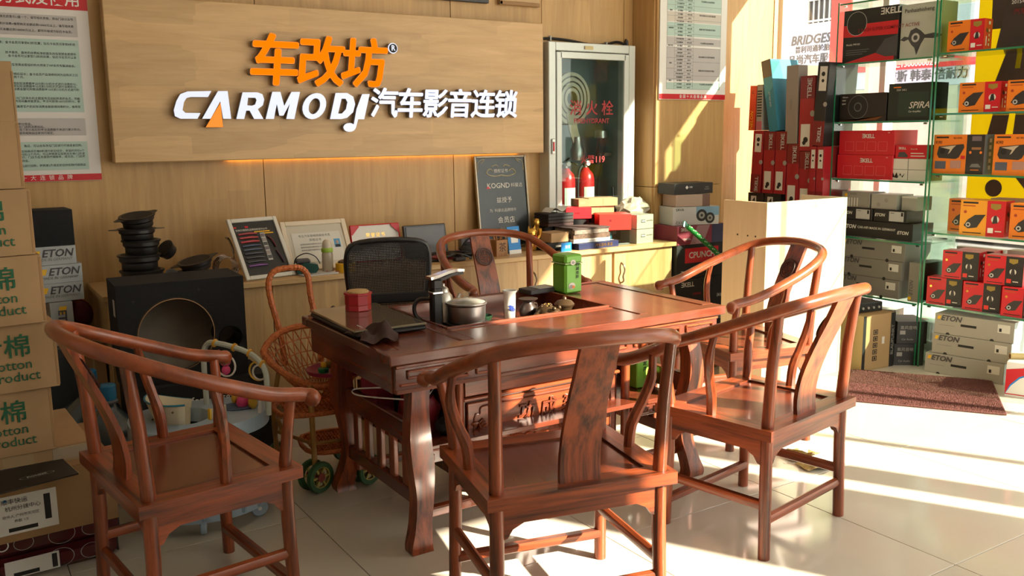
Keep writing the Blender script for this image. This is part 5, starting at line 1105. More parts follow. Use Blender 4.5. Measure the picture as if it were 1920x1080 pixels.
pbox('storage_box', 'dark blue grey storage bin under the silver speaker boxes', 'bin', .30, .32, .52, (.365, 4.86, 0), R(2), M('slate_plastic', (.035, .045, .055), .5), [('r', 'front', 0, .92, 1, 1, DGREY)])
rp = thing('red_cushion', 'round dark red cushion wedged beside the cabinet end', 'cushion', (.558, 4.965, .55)); B().ball((0, 0, .08), (.08, .07, .08), 18, 10).build('cushion', M('dark_red_cloth', (.10, .012, .014), .9), rp, smooth=60); B().tube([(.082*math.cos(a*PI/14), 0, .08+.082*math.sin(a*PI/14)) for a in range(28)], .004, 6, closed=True).build('piping', DRED, rp)
pbox('carton_support', 'brown carton standing on the floor between bin and cabinet', 'carton', .11, .30, .548, (.592, 4.86, 0), 0, CARD2, [('r', 'front', .45, 0, .55, 1, TAPE)])
JUG = M('blue_jug', (.055, .085, .105), .12, spec=.6); JUG.node_tree.nodes['Principled BSDF'].inputs['Transmission Weight'].default_value = .35
def jug(lab, x, y):
    t = thing('water_jug', lab, 'water bottle', (x, y, 0), 0, 'blue water jugs behind the armchair')
    B().lathe([(.10, 0), (.128, .012), (.132, .05), (.126, .09), (.132, .10), (.132, .16), (.126, .17), (.132, .18), (.132, .27), (.120, .31), (.075, .355), (.040, .38), (.032, .40), (.032, .445)], 28).build('bottle', JUG, t, smooth=40)
    B().lathe([(.036, .425), (.037, .43), (.037, .485), (.030, .49)], 20).build('cap', M('blue_cap', (.012, .12, .24), .4), t, smooth=40)
    B().lathe([(.040, .41), (.042, .418), (.036, .425)], 20, capb=False, capt=False).build('neck_ring', DGREY, t)
jug('blue water jug nearer the viewer, with turquoise cap beside the armchair splat', .545, 4.02); jug('blue water jug standing further back by the loudspeaker box', .515, 4.33)
# loudspeaker enclosure with its big empty cut-out, on a wedge box with lettering
en = thing('speaker_enclosure', 'black carpeted speaker enclosure with large empty round hole', 'speaker box', (.93, 4.27, .386), R(-2))
w_, h_, d_ = .56, .472, .30
cxh, czh, rh = -.035, .225, .168; px_, pz_, pr_2 = .205, .185, .055
def hole_front():
    cu = bpy.data.curves.new('front', 'CURVE'); cu.dimensions = '2D'; cu.fill_mode = 'BOTH'; cu.extrude = .009
    for l in ([(-w_/2, 0), (w_/2, 0), (w_/2, h_), (-w_/2, h_)], [(cxh+rh*math.cos(k*PI/24), czh+rh*math.sin(k*PI/24)) for k in range(48)], [(px_+pr_2*math.cos(k*PI/14), pz_+pr_2*math.sin(k*PI/14)) for k in range(28)]):
        sp = cu.splines.new('POLY'); sp.points.add(len(l)-1); sp.use_cyclic_u = True
        for i, (a, c) in enumerate(l): sp.points[i].co = (a, c, 0, 1)
    me = curve_mesh(cu); me.transform(Matrix(((1, 0, 0, 0), (0, 0, -1, .009), (0, 1, 0, 0), (0, 0, 0, 1)))); me.materials.clear(); me.materials.append(CARPETB); return link('front_baffle', me, en)
hole_front()
MDF = M('lit_mdf', (.36, .32, .27), .85, var=.2, vscale=6)  # grey-brown lightened, light falling inside the enclosure put into the colour
side = [(.018, 0), (d_*.62, 0), (d_, .13), (d_, h_), (.018, h_)]
for s in (-1, 1): B().prism(side, s*(w_/2-.016), s*w_/2, 'yz').build('side_panel', CARPETB, en)
B().box((0, d_/2+.009, h_-.008), (w_-.032, d_-.018, .016)).build('top_panel', CARPETB, en); B().box((0, d_*.31+.009, .008), (w_-.032, d_*.62-.018, .016)).build('bottom_panel', CARPETB, en)
B().prism([(d_-.016, .13), (d_, .13), (d_, h_-.016), (d_-.016, h_-.016)], -w_/2+.016, w_/2-.016, 'yz').prism([(d_*.62-.02, .0), (d_*.62, 0), (d_, .13), (d_-.016, .14)], -w_/2+.016, w_/2-.016, 'yz').build('back_panel', MDF, en)
for q in (-1, 1): B().prism([(.02, .02), (d_*.6, .02), (d_-.02, .14), (d_-.02, h_-.02), (.02, h_-.02)], q*(w_/2-.018), q*(w_/2-.0165), 'yz').build('lining', MDF, en)
B().lathe([(rh-.002, 0), (rh+.006, -.004), (rh+.006, .0)], 48, mx=Matrix.Translation((cxh, -.002, czh)) @ Matrix.Rotation(PI/2, 4, 'X'), capb=False, capt=False).build('cutout_edge', CARD2, en)
B().lathe([(pr_2, .0), (pr_2, -.16), (pr_2-.004, -.16), (pr_2-.004, 0)], 28, mx=Matrix.Translation((px_, 0, pz_)) @ Matrix.Rotation(PI/2, 4, 'X'), capb=False, capt=False).build('port_tube', BLACK, en)
for x, z in ((-.21, .395), (.075, .425)): B().lathe([(.006, 0), (.006, .003)], 10, mx=Matrix.Translation((x, -.001, z)) @ Matrix.Rotation(PI/2, 4, 'X')).build('bolt_hole', INK, en)
B().box((-w_/2-.001, .09, .36), (.002, .05, .075)).build('sticker', LGREY, en)
rk = thing('amplifier_box', 'black speaker box with white maker lettering under the big enclosure', 'speaker box', (.98, 4.35, 0), R(-2))
B().prism([(-.17, 0), (.20, 0), (.20, .383), (-.12, .383)], -.31, .31, 'yz').build('body', CARPETB, rk); a = math.atan2(.05, .383)
text('Rockford Fosgate', .046, WHITE, rk, (.02, -.1325, .30), ((1, 0, 0), (0, math.sin(a), math.cos(a)), (0, -math.cos(a), math.sin(a))), bold=.012)
B().box((.26, -.135, .05), (.05, .02, .03), rz=0).build('terminal', DGREY, rk)
# ================================================================ OFFICE CHAIR
oc = thing('office_chair', 'black mesh backed office chair pushed up behind the tea table', 'chair', (1.83, 4.06, 0), R(163)); oc.scale = (.88, 1, 1)
fm = smoothpath([(-.185, .235, .56), (-.195, .235, .70), (-.215, .245, .86), (-.215, .255, .96), (-.175, .262, 1.015), (0, .268, 1.03), (.175, .262, 1.015), (.215, .255, .96), (.215, .245, .86), (.195, .235, .70), (.185, .235, .56)], 4)
B().tube(fm, .014, 8).build('back_frame', BLACK, oc, smooth=True); B().tube([(-.185, .235, .56), (.185, .235, .56)], .014, 8).build('lower_bar', BLACK, oc, smooth=True)
b = B(); rows = 58; ML = []
for i in range(rows+1):
    t_ = i/rows; z = .562+t_*.455; hw = (.186+.028*min(1, t_*1.5)) if t_ < .86 else .214-.05*((t_-.86)/.14)**2
    ML.append([(hw*(2*j/50-1), .240+.022*t_-.020*math.cos((2*j/50-1)*1.2)+.02, z) for j in range(51)])
for r_ in ML: b.tube(r_, .0030, 4, caps=False)
for j in range(51): b.tube([ML[i][j] for i in range(0, rows+1, 2)], .0034, 4, caps=False)
b.build('mesh_back', MBLACK, oc)
B().box((0, .262, .76), (.40, .010, .045), ch=.004).build('lumbar_bar', BLACK, oc)
B().box((0, -.02, .47), (.47, .46, .07), ch=.025).build('seat', MBLACK, oc); B().tube(smoothpath([(0, .10, .43), (0, .25, .44), (0, .29, .52), (0, .262, .62)], 4), .02, 8, flat=.5).build('back_bracket', BLACK, oc, smooth=True)
for s in (-1, 1): B().tube(smoothpath([(s*.22, .06, .45), (s*.275, .05, .50), (s*.28, .02, .62), (s*.27, -.08, .655), (s*.26, -.16, .65)], 4), .013, 8).build('armrest', BLACK, oc, smooth=True)
B().lathe([(.03, .11), (.03, .30), (.022, .30), (.022, .44)], 14).build('gas_lift', DGREY, oc, smooth=40)
for k in range(5):
    a = 2*PI*k/5+.3; B().tube([(0, 0, .115), (.15*math.cos(a), .15*math.sin(a), .10), (.28*math.cos(a), .28*math.sin(a), .075)], [.026, .02, .015], 8).build('foot_spoke', BLACK, oc, smooth=True)
    B().lathe([(.026, -.018), (.028, -.014), (.028, .014), (.026, .018)], 14, mx=Matrix.Translation((.28*math.cos(a), .28*math.sin(a), .029)) @ Matrix.Rotation(a, 4, 'Z') @ Matrix.Rotation(PI/2, 4, 'X')).build('castor', MBLACK, oc, smooth=40)
# ================================================================ RATTAN PUSHCHAIR
RAT = M('orange_rattan', (.50, .135, .035), .5, var=.35, vscale=90); CANE = M('yellow_cane', (.36, .19, .05), .45, var=.2, vscale=20)
st_ = thing('rattan_pushchair', 'orange rattan child pushchair with wrapped hoop handle and green wheels', 'pushchair', (1.345, 3.745, 0), R(-8))
hp_ = smoothpath([(-.10, .10, .50), (-.115, .11, .65), (-.145, .125, .80), (-.147, .13, .88), (-.115, .135, .922), (-.04, .135, .93), (.0, .135, .922), (.025, .13, .885), (.030, .12, .80), (.050, .11, .66), (.06, .10, .50)], 6)
B().tube(hp_, [.0125+.0018*(i % 2) for i in range(len(hp_))], 8).build('handle_hoop', RAT, st_)
rim = smoothpath([(-.19, .06, .60), (-.10, .11, .655), (.05, .13, .665), (.19, .11, .65), (.225, .0, .58), (.20, -.10, .50), (.02, -.14, .455), (-.11, -.09, .49), (-.195, -.02, .565)], 5, closed=True)
B().tube(rim, [.014+.002*(i % 2) for i in range(len(rim))], 8, closed=True).build('seat_rim', RAT, st_)
b = B(); C0 = Vector((.02, .0, .50))
def bowl(u, v):
    i = u*len(rim); i0 = int(i) % len(rim); i1 = (i0+1) % len(rim); p = rim[i0].lerp(rim[i1], i-int(i)); q = C0.lerp(p, v); q.z -= .13*(1-v*v); return q
for k in range(34):
    u = k/34
    b.tube([bowl((u+.10*(1-v)) % 1, v) for v in (.12, .3, .5, .7, .85, 1)], .003, 4, caps=False); b.tube([bowl((u-.10*(1-v)) % 1, v) for v in (.12, .3, .5, .7, .85, 1)], .003, 4, caps=False)
for v in (.12, .35, .55, .72, .87): b.tube([bowl(k/40, v) for k in range(40)], .003, 4, closed=True)
b.build('woven_seat', RAT, st_)
def shelfweave(z, x0, x1, y0, y1):
    b = B(); b.tube(smoothpath([(x0, y0, z), (x1, y0, z), (x1, y1, z), (x0, y1, z)], 4, closed=True), .011, 8, closed=True)
    for k in range(15): t_ = (k+.5)/15; b.tube([(x0+(x1-x0)*t_, y0, z), (x0+(x1-x0)*t_, y1, z)], .005, 5)
    for k in range(9): t_ = (k+.5)/9; b.tube([(x0, y0+(y1-y0)*t_, z+.003), (x1, y0+(y1-y0)*t_, z+.003)], .005, 5)
    b.build('woven_shelf', RAT, st_)
shelfweave(.335, -.14, .16, -.13, .10); shelfweave(.155, -.04, .17, -.12, .12)
for x, y in ((-.16, .09), (.17, .09)): B().tube(smoothpath([(x*.8, y, .50), (x, y, .34), (x, y+.03, .20), (x*.9, y+.06, .07)], 4), .011, 8).build('leg', CANE, st_, smooth=True)
for x in (-.045, .17): B().tube([(x, -.14, .46), (x, -.15, .25), (x, -.16, .075)], .012, 8).build('leg', CANE, st_, smooth=True)
for s in (-1, 1): B().tube(smoothpath([(.01+s*.16, -.14, .10), (.01+s*.17, -.08, .25), (.01+s*.17, .05, .27), (.01+s*.17, .13, .10)], 4), .009, 8).build('side_hoop', CANE, st_, smooth=True)
B().tube([(-.16, .10, .205), (-.045, -.15, .205), (.17, -.15, .205)], .008, 8).build('cross_bar', CANE, st_, smooth=True)
WGR = M('green_tyre', (.03, .10, .035), .5); WY = M('yellow_hub', (.42, .36, .10), .45)
def wheel(x, y, r):
    mm = Matrix.Translation((x, y, r)) @ Matrix.Rotation(R(-62), 4, 'Z') @ Matrix.Rotation(PI/2, 4, 'Y')
    t_ = B().lathe([(r*.68, -.011), (r*.95, -.012), (r, -.006), (r, .006), (r*.95, .012), (r*.68, .011)], 26, mx=mm, capb=False, capt=False).build('wheel', WGR, st_, smooth=30)
    B().lathe([(r*.62, -.008), (r*.69, -.009), (r*.69, .009), (r*.62, .008)], 24, mx=mm, capb=False, capt=False).build('hub_rim', WY, t_, smooth=30)
    b = B()
    for k in range(6): b.box((0, r*.42, 0), (.010 if False else r*.13, r*.46, .010), mx=mm @ Matrix.Rotation(k*PI/3, 4, 'Z'))
    b.build('spokes', WY, t_); B().lathe([(r*.28, -.010), (r*.28, .010)], 16, mx=mm).build('hub', M('red_hub', (.22, .04, .03), .4), t_)
for x, y in ((-.059, -.140), (-.031, -.193), (.156, -.140), (.184, -.193), (-.145, .155), (.16, .155)): wheel(x, y, .068)
tt = thing('toy_tray', 'dark pink plastic play tray sitting in the rattan pushchair', 'tray', (1.435, 3.64, .492), R(-8))
B().lathe([(.10, 0), (.118, .006), (.122, .022), (.112, .020), (.10, .010)], 24, sx=1.25).build('tray', M('crimson_plastic', (.26, .008, .05), .35), tt, smooth=40); B().lathe([(.022, .015), (.024, .03), (.02, .034)], 16, c=(-.085, -.03, 0)).build('green_knob', M('green_toy', (.01, .15, .06), .4), tt)
pt = thing('plush_toy', 'mustard yellow plush glove lying on the pink play tray', 'toy', (1.45, 3.64, .512), R(-10)); b = B(); b.ball((0, 0, .022), (.06, .04, .022), 12, 7)
for k in range(4): b.tube([(.03+.01*k, -.03+.018*k, .025), (.085, -.04+.026*k, .022)], [.014, .012], 8)
b.tube([(-.04, -.01, .022), (-.10, -.02, .018)], [.018, .015], 8); b.build('glove', M('mustard_plush', (.30, .18, .03), .9), pt, smooth=60); B().lathe([(.016, 0), (.018, .01), (.016, .02)], 12, mx=Matrix.Translation((-.105, -.02, .018)) @ Matrix.Rotation(PI/2, 4, 'Y')).build('cuff', YELLOW, pt)
# ================================================================ BABY WALKER
wk = thing('baby_walker', 'pale blue baby walker with toy arch and spotted cloth seat', 'walker', (.825, 3.625, 0), R(-6))
PB = M('pale_blue_plastic', (.33, .44, .55), .35); PBD = M('blue_grey_plastic', (.24, .33, .43), .4)
def ring(out, inn, z0, z1, name, mat, k=5):
    a = smoothpath([(*p, 0) for p in out], k, closed=True); c = smoothpath([(*p, 0) for p in inn], k, closed=True); n = len(a); b = B()
    vs = [(p.x, p.y, z0) for p in a]+[(p.x*.985, p.y*.985, z1) for p in a]+[(p.x, p.y, z1+.004) for p in c]+[(p.x, p.y, z0) for p in c]
    fs = []
    for q in range(4):
        for i in range(n): fs.append((q*n+i, q*n+(i+1) % n, ((q+1) % 4)*n+(i+1) % n, ((q+1) % 4)*n+i))
    b.add(vs, fs); return b.build(name, mat, wk, smooth=35)
inn = [(.10*math.cos(k*PI/4)-.06, .12*math.sin(k*PI/4)) for k in range(8)]
ring([(.255, -.05), (.27, .10), (.16, .20), (-.08, .22), (-.24, .14), (-.27, -.02), (-.22, -.16), (-.02, -.20), (.16, -.16)], [(.10*math.cos(k*2*PI/9)-.06, .12*math.sin(k*2*PI/9)) for k in range(9)], .355, .410, 'play_tray', PB)
ring([(.27*math.cos(k*PI/5), .25*math.sin(k*PI/5)) for k in range(10)], [(.20*math.cos(k*PI/5), .19*math.sin(k*PI/5)) for k in range(10)], .055, .125, 'base_ring', PB)
b = B()
for k in range(22):
    a = 2*PI*k/22; b.tube([(.262*math.cos(a), .243*math.sin(a), .062), (.266*math.cos(a), .246*math.sin(a), .118)], .012, 6)
b.build('base_ribs', PBD, wk, smooth=True)
for a in (.6, 2.2, 3.7, 5.3): B().tube([(.22*math.cos(a), .20*math.sin(a), .11), (.15*math.cos(a+.8)-.02, .15*math.sin(a+.8), .36)], .012, 8).build('strut', PBD, wk, smooth=True)
for k in range(6):
    a = .35+k*PI/3; x, y = .24*math.cos(a), .215*math.sin(a)
    c = B().lathe([(.030, -.012), (.034, -.008), (.034, .008), (.030, .012)], 18, mx=Matrix.Translation((x, y, .034)) @ Matrix.Rotation(a*1.7, 4, 'Z') @ Matrix.Rotation(PI/2, 4, 'X')).build('castor', PB, wk, smooth=40); B().lathe([(.008, -.014), (.008, .014)], 10, mx=Matrix.Translation((x, y, .034)) @ Matrix.Rotation(a*1.7, 4, 'Z') @ Matrix.Rotation(PI/2, 4, 'X')).build('axle', WHITE, c)
CLO = M('cream_spotted_cloth', (.58, .52, .38), .9)
b = B(); vs = []; n = 16
for i in range(6):
    for k in range(n):
        a = PI*.35+PI*1.15*k/(n-1); r = .125-.018*i; vs.append((-.07+r*math.cos(a)*1.05, r*math.sin(a)*1.2, .50-.055*i-.06*max(0, math.sin(a+.6))*(1 if i == 0 else .6)))
b.add(vs, [(i*n+k, i*n+k+1, (i+1)*n+k+1, (i+1)*n+k) for i in range(5) for k in range(n-1)]); sc_ = b.build('seat_cloth', CLO, wk, smooth=60); sc_.modifiers.new('solid', 'SOLIDIFY').thickness = .006
b = B(); random.seed(2)
for k in range(40):
    i, q = random.randint(0, 4), random.randint(0, n-2); p = sum((Vector(vs[j]) for j in (i*n+q, i*n+q+1, (i+1)*n+q+1, (i+1)*n+q)), Vector())/4; o_ = Vector((p.x+.07, p.y, 0)).normalized(); b.ball(p+o_*.004, .0045, 6, 4)
b.build('cloth_dots', M('brown_dots', (.16, .09, .05), .8), wk); B().tube([Vector(v) for v in vs[:n]], .004, 6).build('cloth_binding', TEALC, wk, smooth=True)
b = B(); b.box((.06, -.075, .42), (.075, .010, .07), rz=.5, ch=.003); b.build('cloth_tab', CLO, wk); B().box((.024, -.096, .425), (.006, .014, .065), rz=.5).build('yellow_edge', YELLOW, wk)
ar = smoothpath([(.045, .13, .40), (.045, .13, .60), (.06, .125, .665), (.10, .08, .675), (.20, -.02, .645), (.245, -.085, .59), (.25, -.10, .50), (.25, -.10, .40)], 4)
B().tube(ar, .0115, 8).build('toy_arch', M('pale_grey_green', (.48, .53, .48), .4), wk, smooth=True)
for k, i in enumerate((11, 14, 16, 19)): B().tube([ar[i]+Vector((0, 0, 0)), ar[i]+Vector((.006, -.006, -.003))], .017, 10).build('arch_clip', M('amber_plastic', (.65, .33, .03), .4), wk, smooth=True)
def toyring(c, r, m, rot): B().tube([Vector(c)+Vector((r*math.cos(a*PI/10)*math.cos(rot), r*math.cos(a*PI/10)*math.sin(rot), r*math.sin(a*PI/10))) for a in range(20)], .004, 6, closed=True).build('toy_hoop', m, wk, smooth=True)
toyring((.12, .06, .585), .046, WHITE, -.8); toyring((.225, -.06, .575), .038, M('yellow_toy', (.68, .40, .04), .4), -.7); toyring((.23, -.066, .57), .030, OFFW, -.7)
PK = M('hot_pink', (.72, .06, .22), .45)
b = B(); b.ball((.12, .06, .60), (.022, .018, .02), 10, 7); b.ball((.12, .06, .565), (.018, .016, .02), 10, 7); b.ball((.085, .09, .545), (.018, .016, .03), 10, 7); b.ball((.17, .015, .435), (.026, .022, .03), 10, 7); b.tube([(.10, .075, .65), (.085, .09, .57)], .003, 5); b.build('pink_toy', PK, wk, smooth=60)
for c_, r_ in (((.205, -.02, .44), (.020, .018, .03)), ((.145, .05, .445), (.014, .014, .022))): B().ball(c_, r_, 10, 7).build('yellow_toy', MATS['yellow_toy'], wk, smooth=60)
B().lathe([(.075, 0), (.078, .005), (.05, .007)], 24, c=(.16, .03, .412), sy=.75).build('tray_emblem', M('navy_sticker', (.05, .09, .16), .5, var=.4, vscale=40), wk)
B().tube(smoothpath([(.215, -.09, .41), (.22, -.085, .46), (.20, -.07, .49), (.22, -.06, .50)], 3), .009, 6).build('grey_lever', LGREY, wk, smooth=True)
# ================================================================ GLASS SHELF RACKS
def rack(label, y0, y1, levels, top):
    t = thing('glass_rack', label, 'shelf', (0, 0, 0), 0, 'glass shelf racks along the window')
    for z in levels:
        s = B().box((5.427, (y0+y1)/2, z-.005), (.345, y1-y0-.020, .010)).build('shelf', SHELFGLASS, t)
        B().box((5.2535, (y0+y1)/2, z-.005), (.0016, y1-y0-.020, .011)).build('green_edge', GREENEDGE, s)
    for y in (y0, y1):
        s = B().box((5.427, y, top/2), (.345, .010, top)).build('side_panel', SHELFGLASS, t)
        B().box((5.2535, y, top/2), (.0016, .011, top)).build('green_edge', GREENEDGE, s)
    for y in (y0+.03, y1-.03):
        for z in levels: B().tube([(5.27, y, z-.018), (5.27, y-.02 if y > (y0+y1)/2 else y+.02, z-.018)], .006, 8).build('shelf_clip', CHROME, t)
    return t
rack('glass rack of five shelves standing further back beside the red cartons', 3.420, 4.135, (.405, .790, 1.180, 1.560, 1.945, 2.335), 2.345)
rack('glass rack of dashcam boxes standing nearer the viewer by the window', 2.10, 3.395, (.415, .870, 1.235, 1.600, 1.960, 2.335), 2.345)
SH = R(-90)
SHB = M('shelf_black_card', (.014, .014, .015), .45)
# --- far rack, top shelf down
pbox('subwoofer_carton', 'black and red carton with ring print on the upper far shelf', 'box', .415, .16, .345, (5.38, 3.918, 1.946), SH, SHB, [
    ('p', 'front', [(0, .50), (1, .47), (1, .72), (0, .72)], RED, 1), ('t', 'front', .28, .60, .030, '2 INCH SUPER COMPACT ACTIVE', DRED, dict(align='LEFT', bold=.008)), ('t', 'front', .86, .90, .055, 'ƎKELL', OFFW, dict(bold=.02)), ('p', 'front', [(0, 0), (.62, .16), (.95, .12), (.95, 0)], RED, 1), ('p', 'front', [(.62, .16), (.78, .40), (1, .46), (1, .08), (.8, .08)], DGREY, 2.4),
    ('t', 'front', .07, .35, .018, 'Model: PW101', OFFW, dict(align='LEFT')), ('r', 'front', .07, .24, .50, .25, GINK), ('r', 'front', .07, .20, .46, .21, GINK), ('r', 'front', .07, .16, .38, .17, GINK), ('c', 'front', .25, .74, .078, LGREY, 1.2), ('c', 'front', .25, .74, .075, SHB, 1.5)])
pbox('speaker_poster_box', 'pale box printed with ink splashed speaker on the upper far shelf', 'box', .285, .15, .335, (5.39, 3.560, 1.946), SH, M('pale_sage_card', (.48, .50, .44), .5), [
    ('t', 'front', .08, .88, .034, 'Panhaizhisheng', INK, dict(align='LEFT')), ('c', 'front', .38, .38, .040, DGREY), ('c', 'front', .38, .38, .028, LGREY, 2.2), ('c', 'front', .38, .38, .015, DGREY, 2.8), ('p', 'front', [(.0, .36), (.1, .42), (.2, .40), (.25, .52), (.38, .56), (.5, .50), (.6, .42), (.8, .44), (1, .40), (1, .37), (.8, .34), (.6, .36), (.52, .26), (.42, .06), (.36, .20), (.28, .26), (.2, .36), (.1, .33)], DGREY, 1), ('r', 'left', 0, 0, 1, 1, NAVY)])
pbox('speaker_carton', 'dark box printed with round driver on the second far shelf', 'box', .36, .16, .185, (5.38, 3.945, 1.561), SH, M('dark_brown_card', (.020, .014, .012), .4), [('c', 'front', .40, .52, .078, GINK, 1.2), ('c', 'front', .40, .52, .074, SHB, 1.7), ('c', 'front', .40, .52, .030, GINK, 2.2), ('c', 'front', .40, .52, .024, SHB, 2.7), ('t', 'front', .05, .88, .015, '165mm', OFFW, dict(align='LEFT')), ('t', 'front', .05, .76, .015, '90W', OFFW, dict(align='LEFT')), ('t', 'front', .05, .64, .015, '80W', OFFW, dict(align='LEFT')), ('p', 'front', [(.0, .05), (.3, .02), (.6, .10), (.95, .18), (.8, .04)], M('ember_print', (.20, .06, .015), .5), 1)])
pbox('speaker_carton', 'dark green amplifier box with silver script on the second far shelf', 'box', .30, .18, .235, (5.385, 3.60, 1.561), SH, M('green_black_card', (.016, .024, .018), .4), [('r', 'front', .12, .88, .30, .91, ORANGE), ('t', 'front', .2, .82, .016, 'DSX 160.2', OFFW, dict(align='LEFT')), ('r', 'front', .25, .1, .95, .76, M('moss_card', (.022, .045, .030), .4)), ('t', 'front', .50, .40, .058, 'SPIRA', OFFW, dict(align='LEFT', shear=.3, bold=.006)), ('t', 'front', .50, .24, .016, 'Car Amplifier', OFFW, dict(align='LEFT', shear=.2))])
k3 = [('t', 'front', .54, .76, .036, 'ƎKELL', OFFW, dict(bold=.025)), ('t', 'front', .9, .9, .010, '12V', OFFW)]
for q in range(4): k3 += [('r', 'front', .12+.2*q, .16, .28+.2*q, .165+.01, M('pale_red_line', (.70, .16, .16), .5)), ('r', 'front', .12+.2*q, .53, .28+.2*q, .54, MATS['pale_red_line']), ('r', 'front', .12+.2*q, .16, .125+.2*q, .54, MATS['pale_red_line']), ('r', 'front', .275+.2*q, .16, .28+.2*q, .54, MATS['pale_red_line'])]
a_ = pbox('red_speaker_carton', 'red carton with white maker name, lower of two on third far shelf', 'box', .43, .24, .160, (5.42, 3.91, 1.181), SH, RED, k3, group='red cartons on the third far shelf')
cp(a_, (5.424, 3.905, 1.342), SH-.01, 'red carton with white maker name, upper of two on third far shelf')
pbox('small_red_carton', 'small red carton with grey device print above the white boxes', 'box', .22, .18, .085, (5.40, 3.575, 1.322), SH, RED, [('t', 'front', .10, .75, .020, 'ƎKELL', OFFW, dict(align='LEFT', bold=.02)), ('t', 'front', .5, .7, .010, 'Model: 700', OFFW, dict(align='LEFT')), ('p', 'front', [(.08, .1), (.12, .45), (.3, .5), (.42, .2), (.38, .08)], DGREY), ('r', 'front', .5, .15, .95, .22, OFFW), ('r', 'front', .5, .35, .9, .42, OFFW)])
n_ = 0
for z in (1.181, 1.251):
    for y in (3.655, 3.525):
        n_ += 1
        o = pbox('white_carton', 'plain white small carton under the red one, %s' % ('lower, beside the red pair', 'lower, nearer the near rack', 'upper, beside the red pair', 'upper, nearer the near rack')[n_-1], 'box', .125, .18, .069, (5.40, y, z), SH, OFFW, [('r', 'front', .0, .0, 1, .03, GREY), ('r', 'front', 0, 0, .02, 1, GREY)]+([('p', 'front', [(.1, .3), (.2, .7), (.28, .35), (.4, .75), (.5, .3), (.62, .7), (.7, .35), (.88, .7), (.75, .25), (.6, .5), (.45, .2), (.3, .25)], INK)] if n_ == 1 else []), group='small white cartons on the third far shelf')
GC = M('eton_grey', (.30, .285, .25), .5)
eton = lambda s=.04: [('t', 'front', .08, .80, s, 'ETON', DGREY, dict(align='LEFT', bold=.03, shear=.25)), ('p', 'front', [(.03, .72), (.045, .90), (.085, .90), (.07, .72)], YELLOW)]
lg = lambda x: x
pbox('black_long_carton', 'long black carton with white lettering on the fourth far shelf', 'box', .56, .22, .112, (5.41, 3.80, .791), SH, SHB, [('t', 'front', .06, .58, .036, 'ETON', OFFW, dict(align='LEFT', bold=.03, shear=.25)), ('t', 'front', .26, .58, .022, 'CAR-HIFI MADE IN GERMANY', OFFW, dict(align='LEFT', bold=.01)), ('t', 'front', .80, .45, .030, 'ETON', OFFW, dict(align='LEFT', bold=.03, shear=.25))])
for y, lb in ((3.955, 'flat black carton with white label above the long black one, far end'), (3.70, 'flat black carton with white label above the long black one, near end')):
    pbox('black_flat_carton', lb, 'box', .245, .20, .080, (5.41, y, .904), SH, SHB, [('r', 'front', .48, .1, .92, .9, LGREY), ('t', 'front', .04, .55, .028, 'ETON', OFFW, dict(align='LEFT', bold=.03, shear=.25)), ('r', 'front', .84, .55, .90, .85, INK, 2.5), ('r', 'front', .52, .75, .64, .79, INK, 2.5)], group='flat black cartons on fourth far shelf')
pbox('grey_ribbed_carton', 'grey carton with orange dot on top of the black cartons', 'box', .22, .18, .105, (5.42, 3.985, .985), SH, GC, [('c', 'front', .15, .78, .012, YELLOW), ('t', 'front', .3, .85, .014, 'SPEAKER', GINK, dict(align='LEFT'))]+[('r', 'front', .25+.1*k, .05, .29+.1*k, .62, OFFW) for k in range(4)])
pbox('grey_plain_carton', 'plain pale grey carton beside the ribbed one on fourth far shelf', 'box', .19, .18, .098, (5.42, 3.765, .985), SH, M('pale_grey_card', (.38, .37, .33), .5), [('c', 'front', .3, .3, .014, GC), ('c', 'front', .6, .6, .014, GC)])
pbox('grey_plain_carton', 'small pale carton in sunlight at the near end of fourth far shelf', 'box', .11, .16, .090, (5.43, 3.59, .985), SH, MATS['pale_grey_card'], [('r', 'front', 0, .9, 1, 1, OFFW)])
AMP = eton(.045)+[('r', 'front', .34, .48, .54, .60, INK), ('r', 'front', .80, .45, .95, .85, OFFW), ('r', 'front', .82, .50, .85, .66, INK, 2), ('r', 'front', .06, .44, .26, .455, GINK), ('c', 'front', .74, .0, .012, INK), ('c', 'front', .18, .0, .012, INK)]
AMPM = M('eton_grey_dark', (.22, .205, .18), .55)
for z, y, lb in ((.406, 3.815, 'lowest'), (.530, 3.80, 'middle'), (.654, 3.785, 'uppermost')):
    pbox('amplifier_carton', 'grey amplifier carton with hand slot, %s of three on fifth far shelf' % lb, 'box', .49, .28, .122, (5.43, y+.02, z), SH, AMPM, AMP, group='grey amplifier cartons on fifth far shelf')
pbox('grey_upright_carton', 'grey upright carton with orange dot at near end of fifth far shelf', 'box', .095, .26, .255, (5.42, 3.475, .406), SH, M('taupe_card2', (.25, .23, .20), .55), [('c', 'front', .15, .08, .012, YELLOW), ('t', 'front', .25, .35, .035, 'ETON', DGREY, dict(turn=PI/2, shear=.25))])
pbox('tan_box_carton', 'tan carton with black strip and printed pictograms under the far rack', 'carton', .30, .34, .355, (5.00, 3.675, 0), R(-3), M('tan_carton', (.40, .26, .12), .75), [('r', 'front', .0, 0, .09, 1, SHB), ('r', 'front', .86, 0, 1, 1, SHB), ('r', 'front', .60, .45, .68, .58, OFFW), ('t', 'front', .93, .5, .035, 'BLAUPUNKT', GREY, dict(turn=PI/2))]+[r for k in range(5) for r in (('r', 'front', .32, .16+.12*k, .46, .25+.12*k, INK), ('r', 'front', .345, .175+.12*k, .435, .235+.12*k, MATS['tan_carton'], 2), ('c', 'front', .39, .205+.12*k, .009, INK, 2.6))])
rc = thing('car_stereo', 'black car stereo unit with knobs lying on the tan carton', 'stereo', (4.99, 3.69, .357), R(-8))
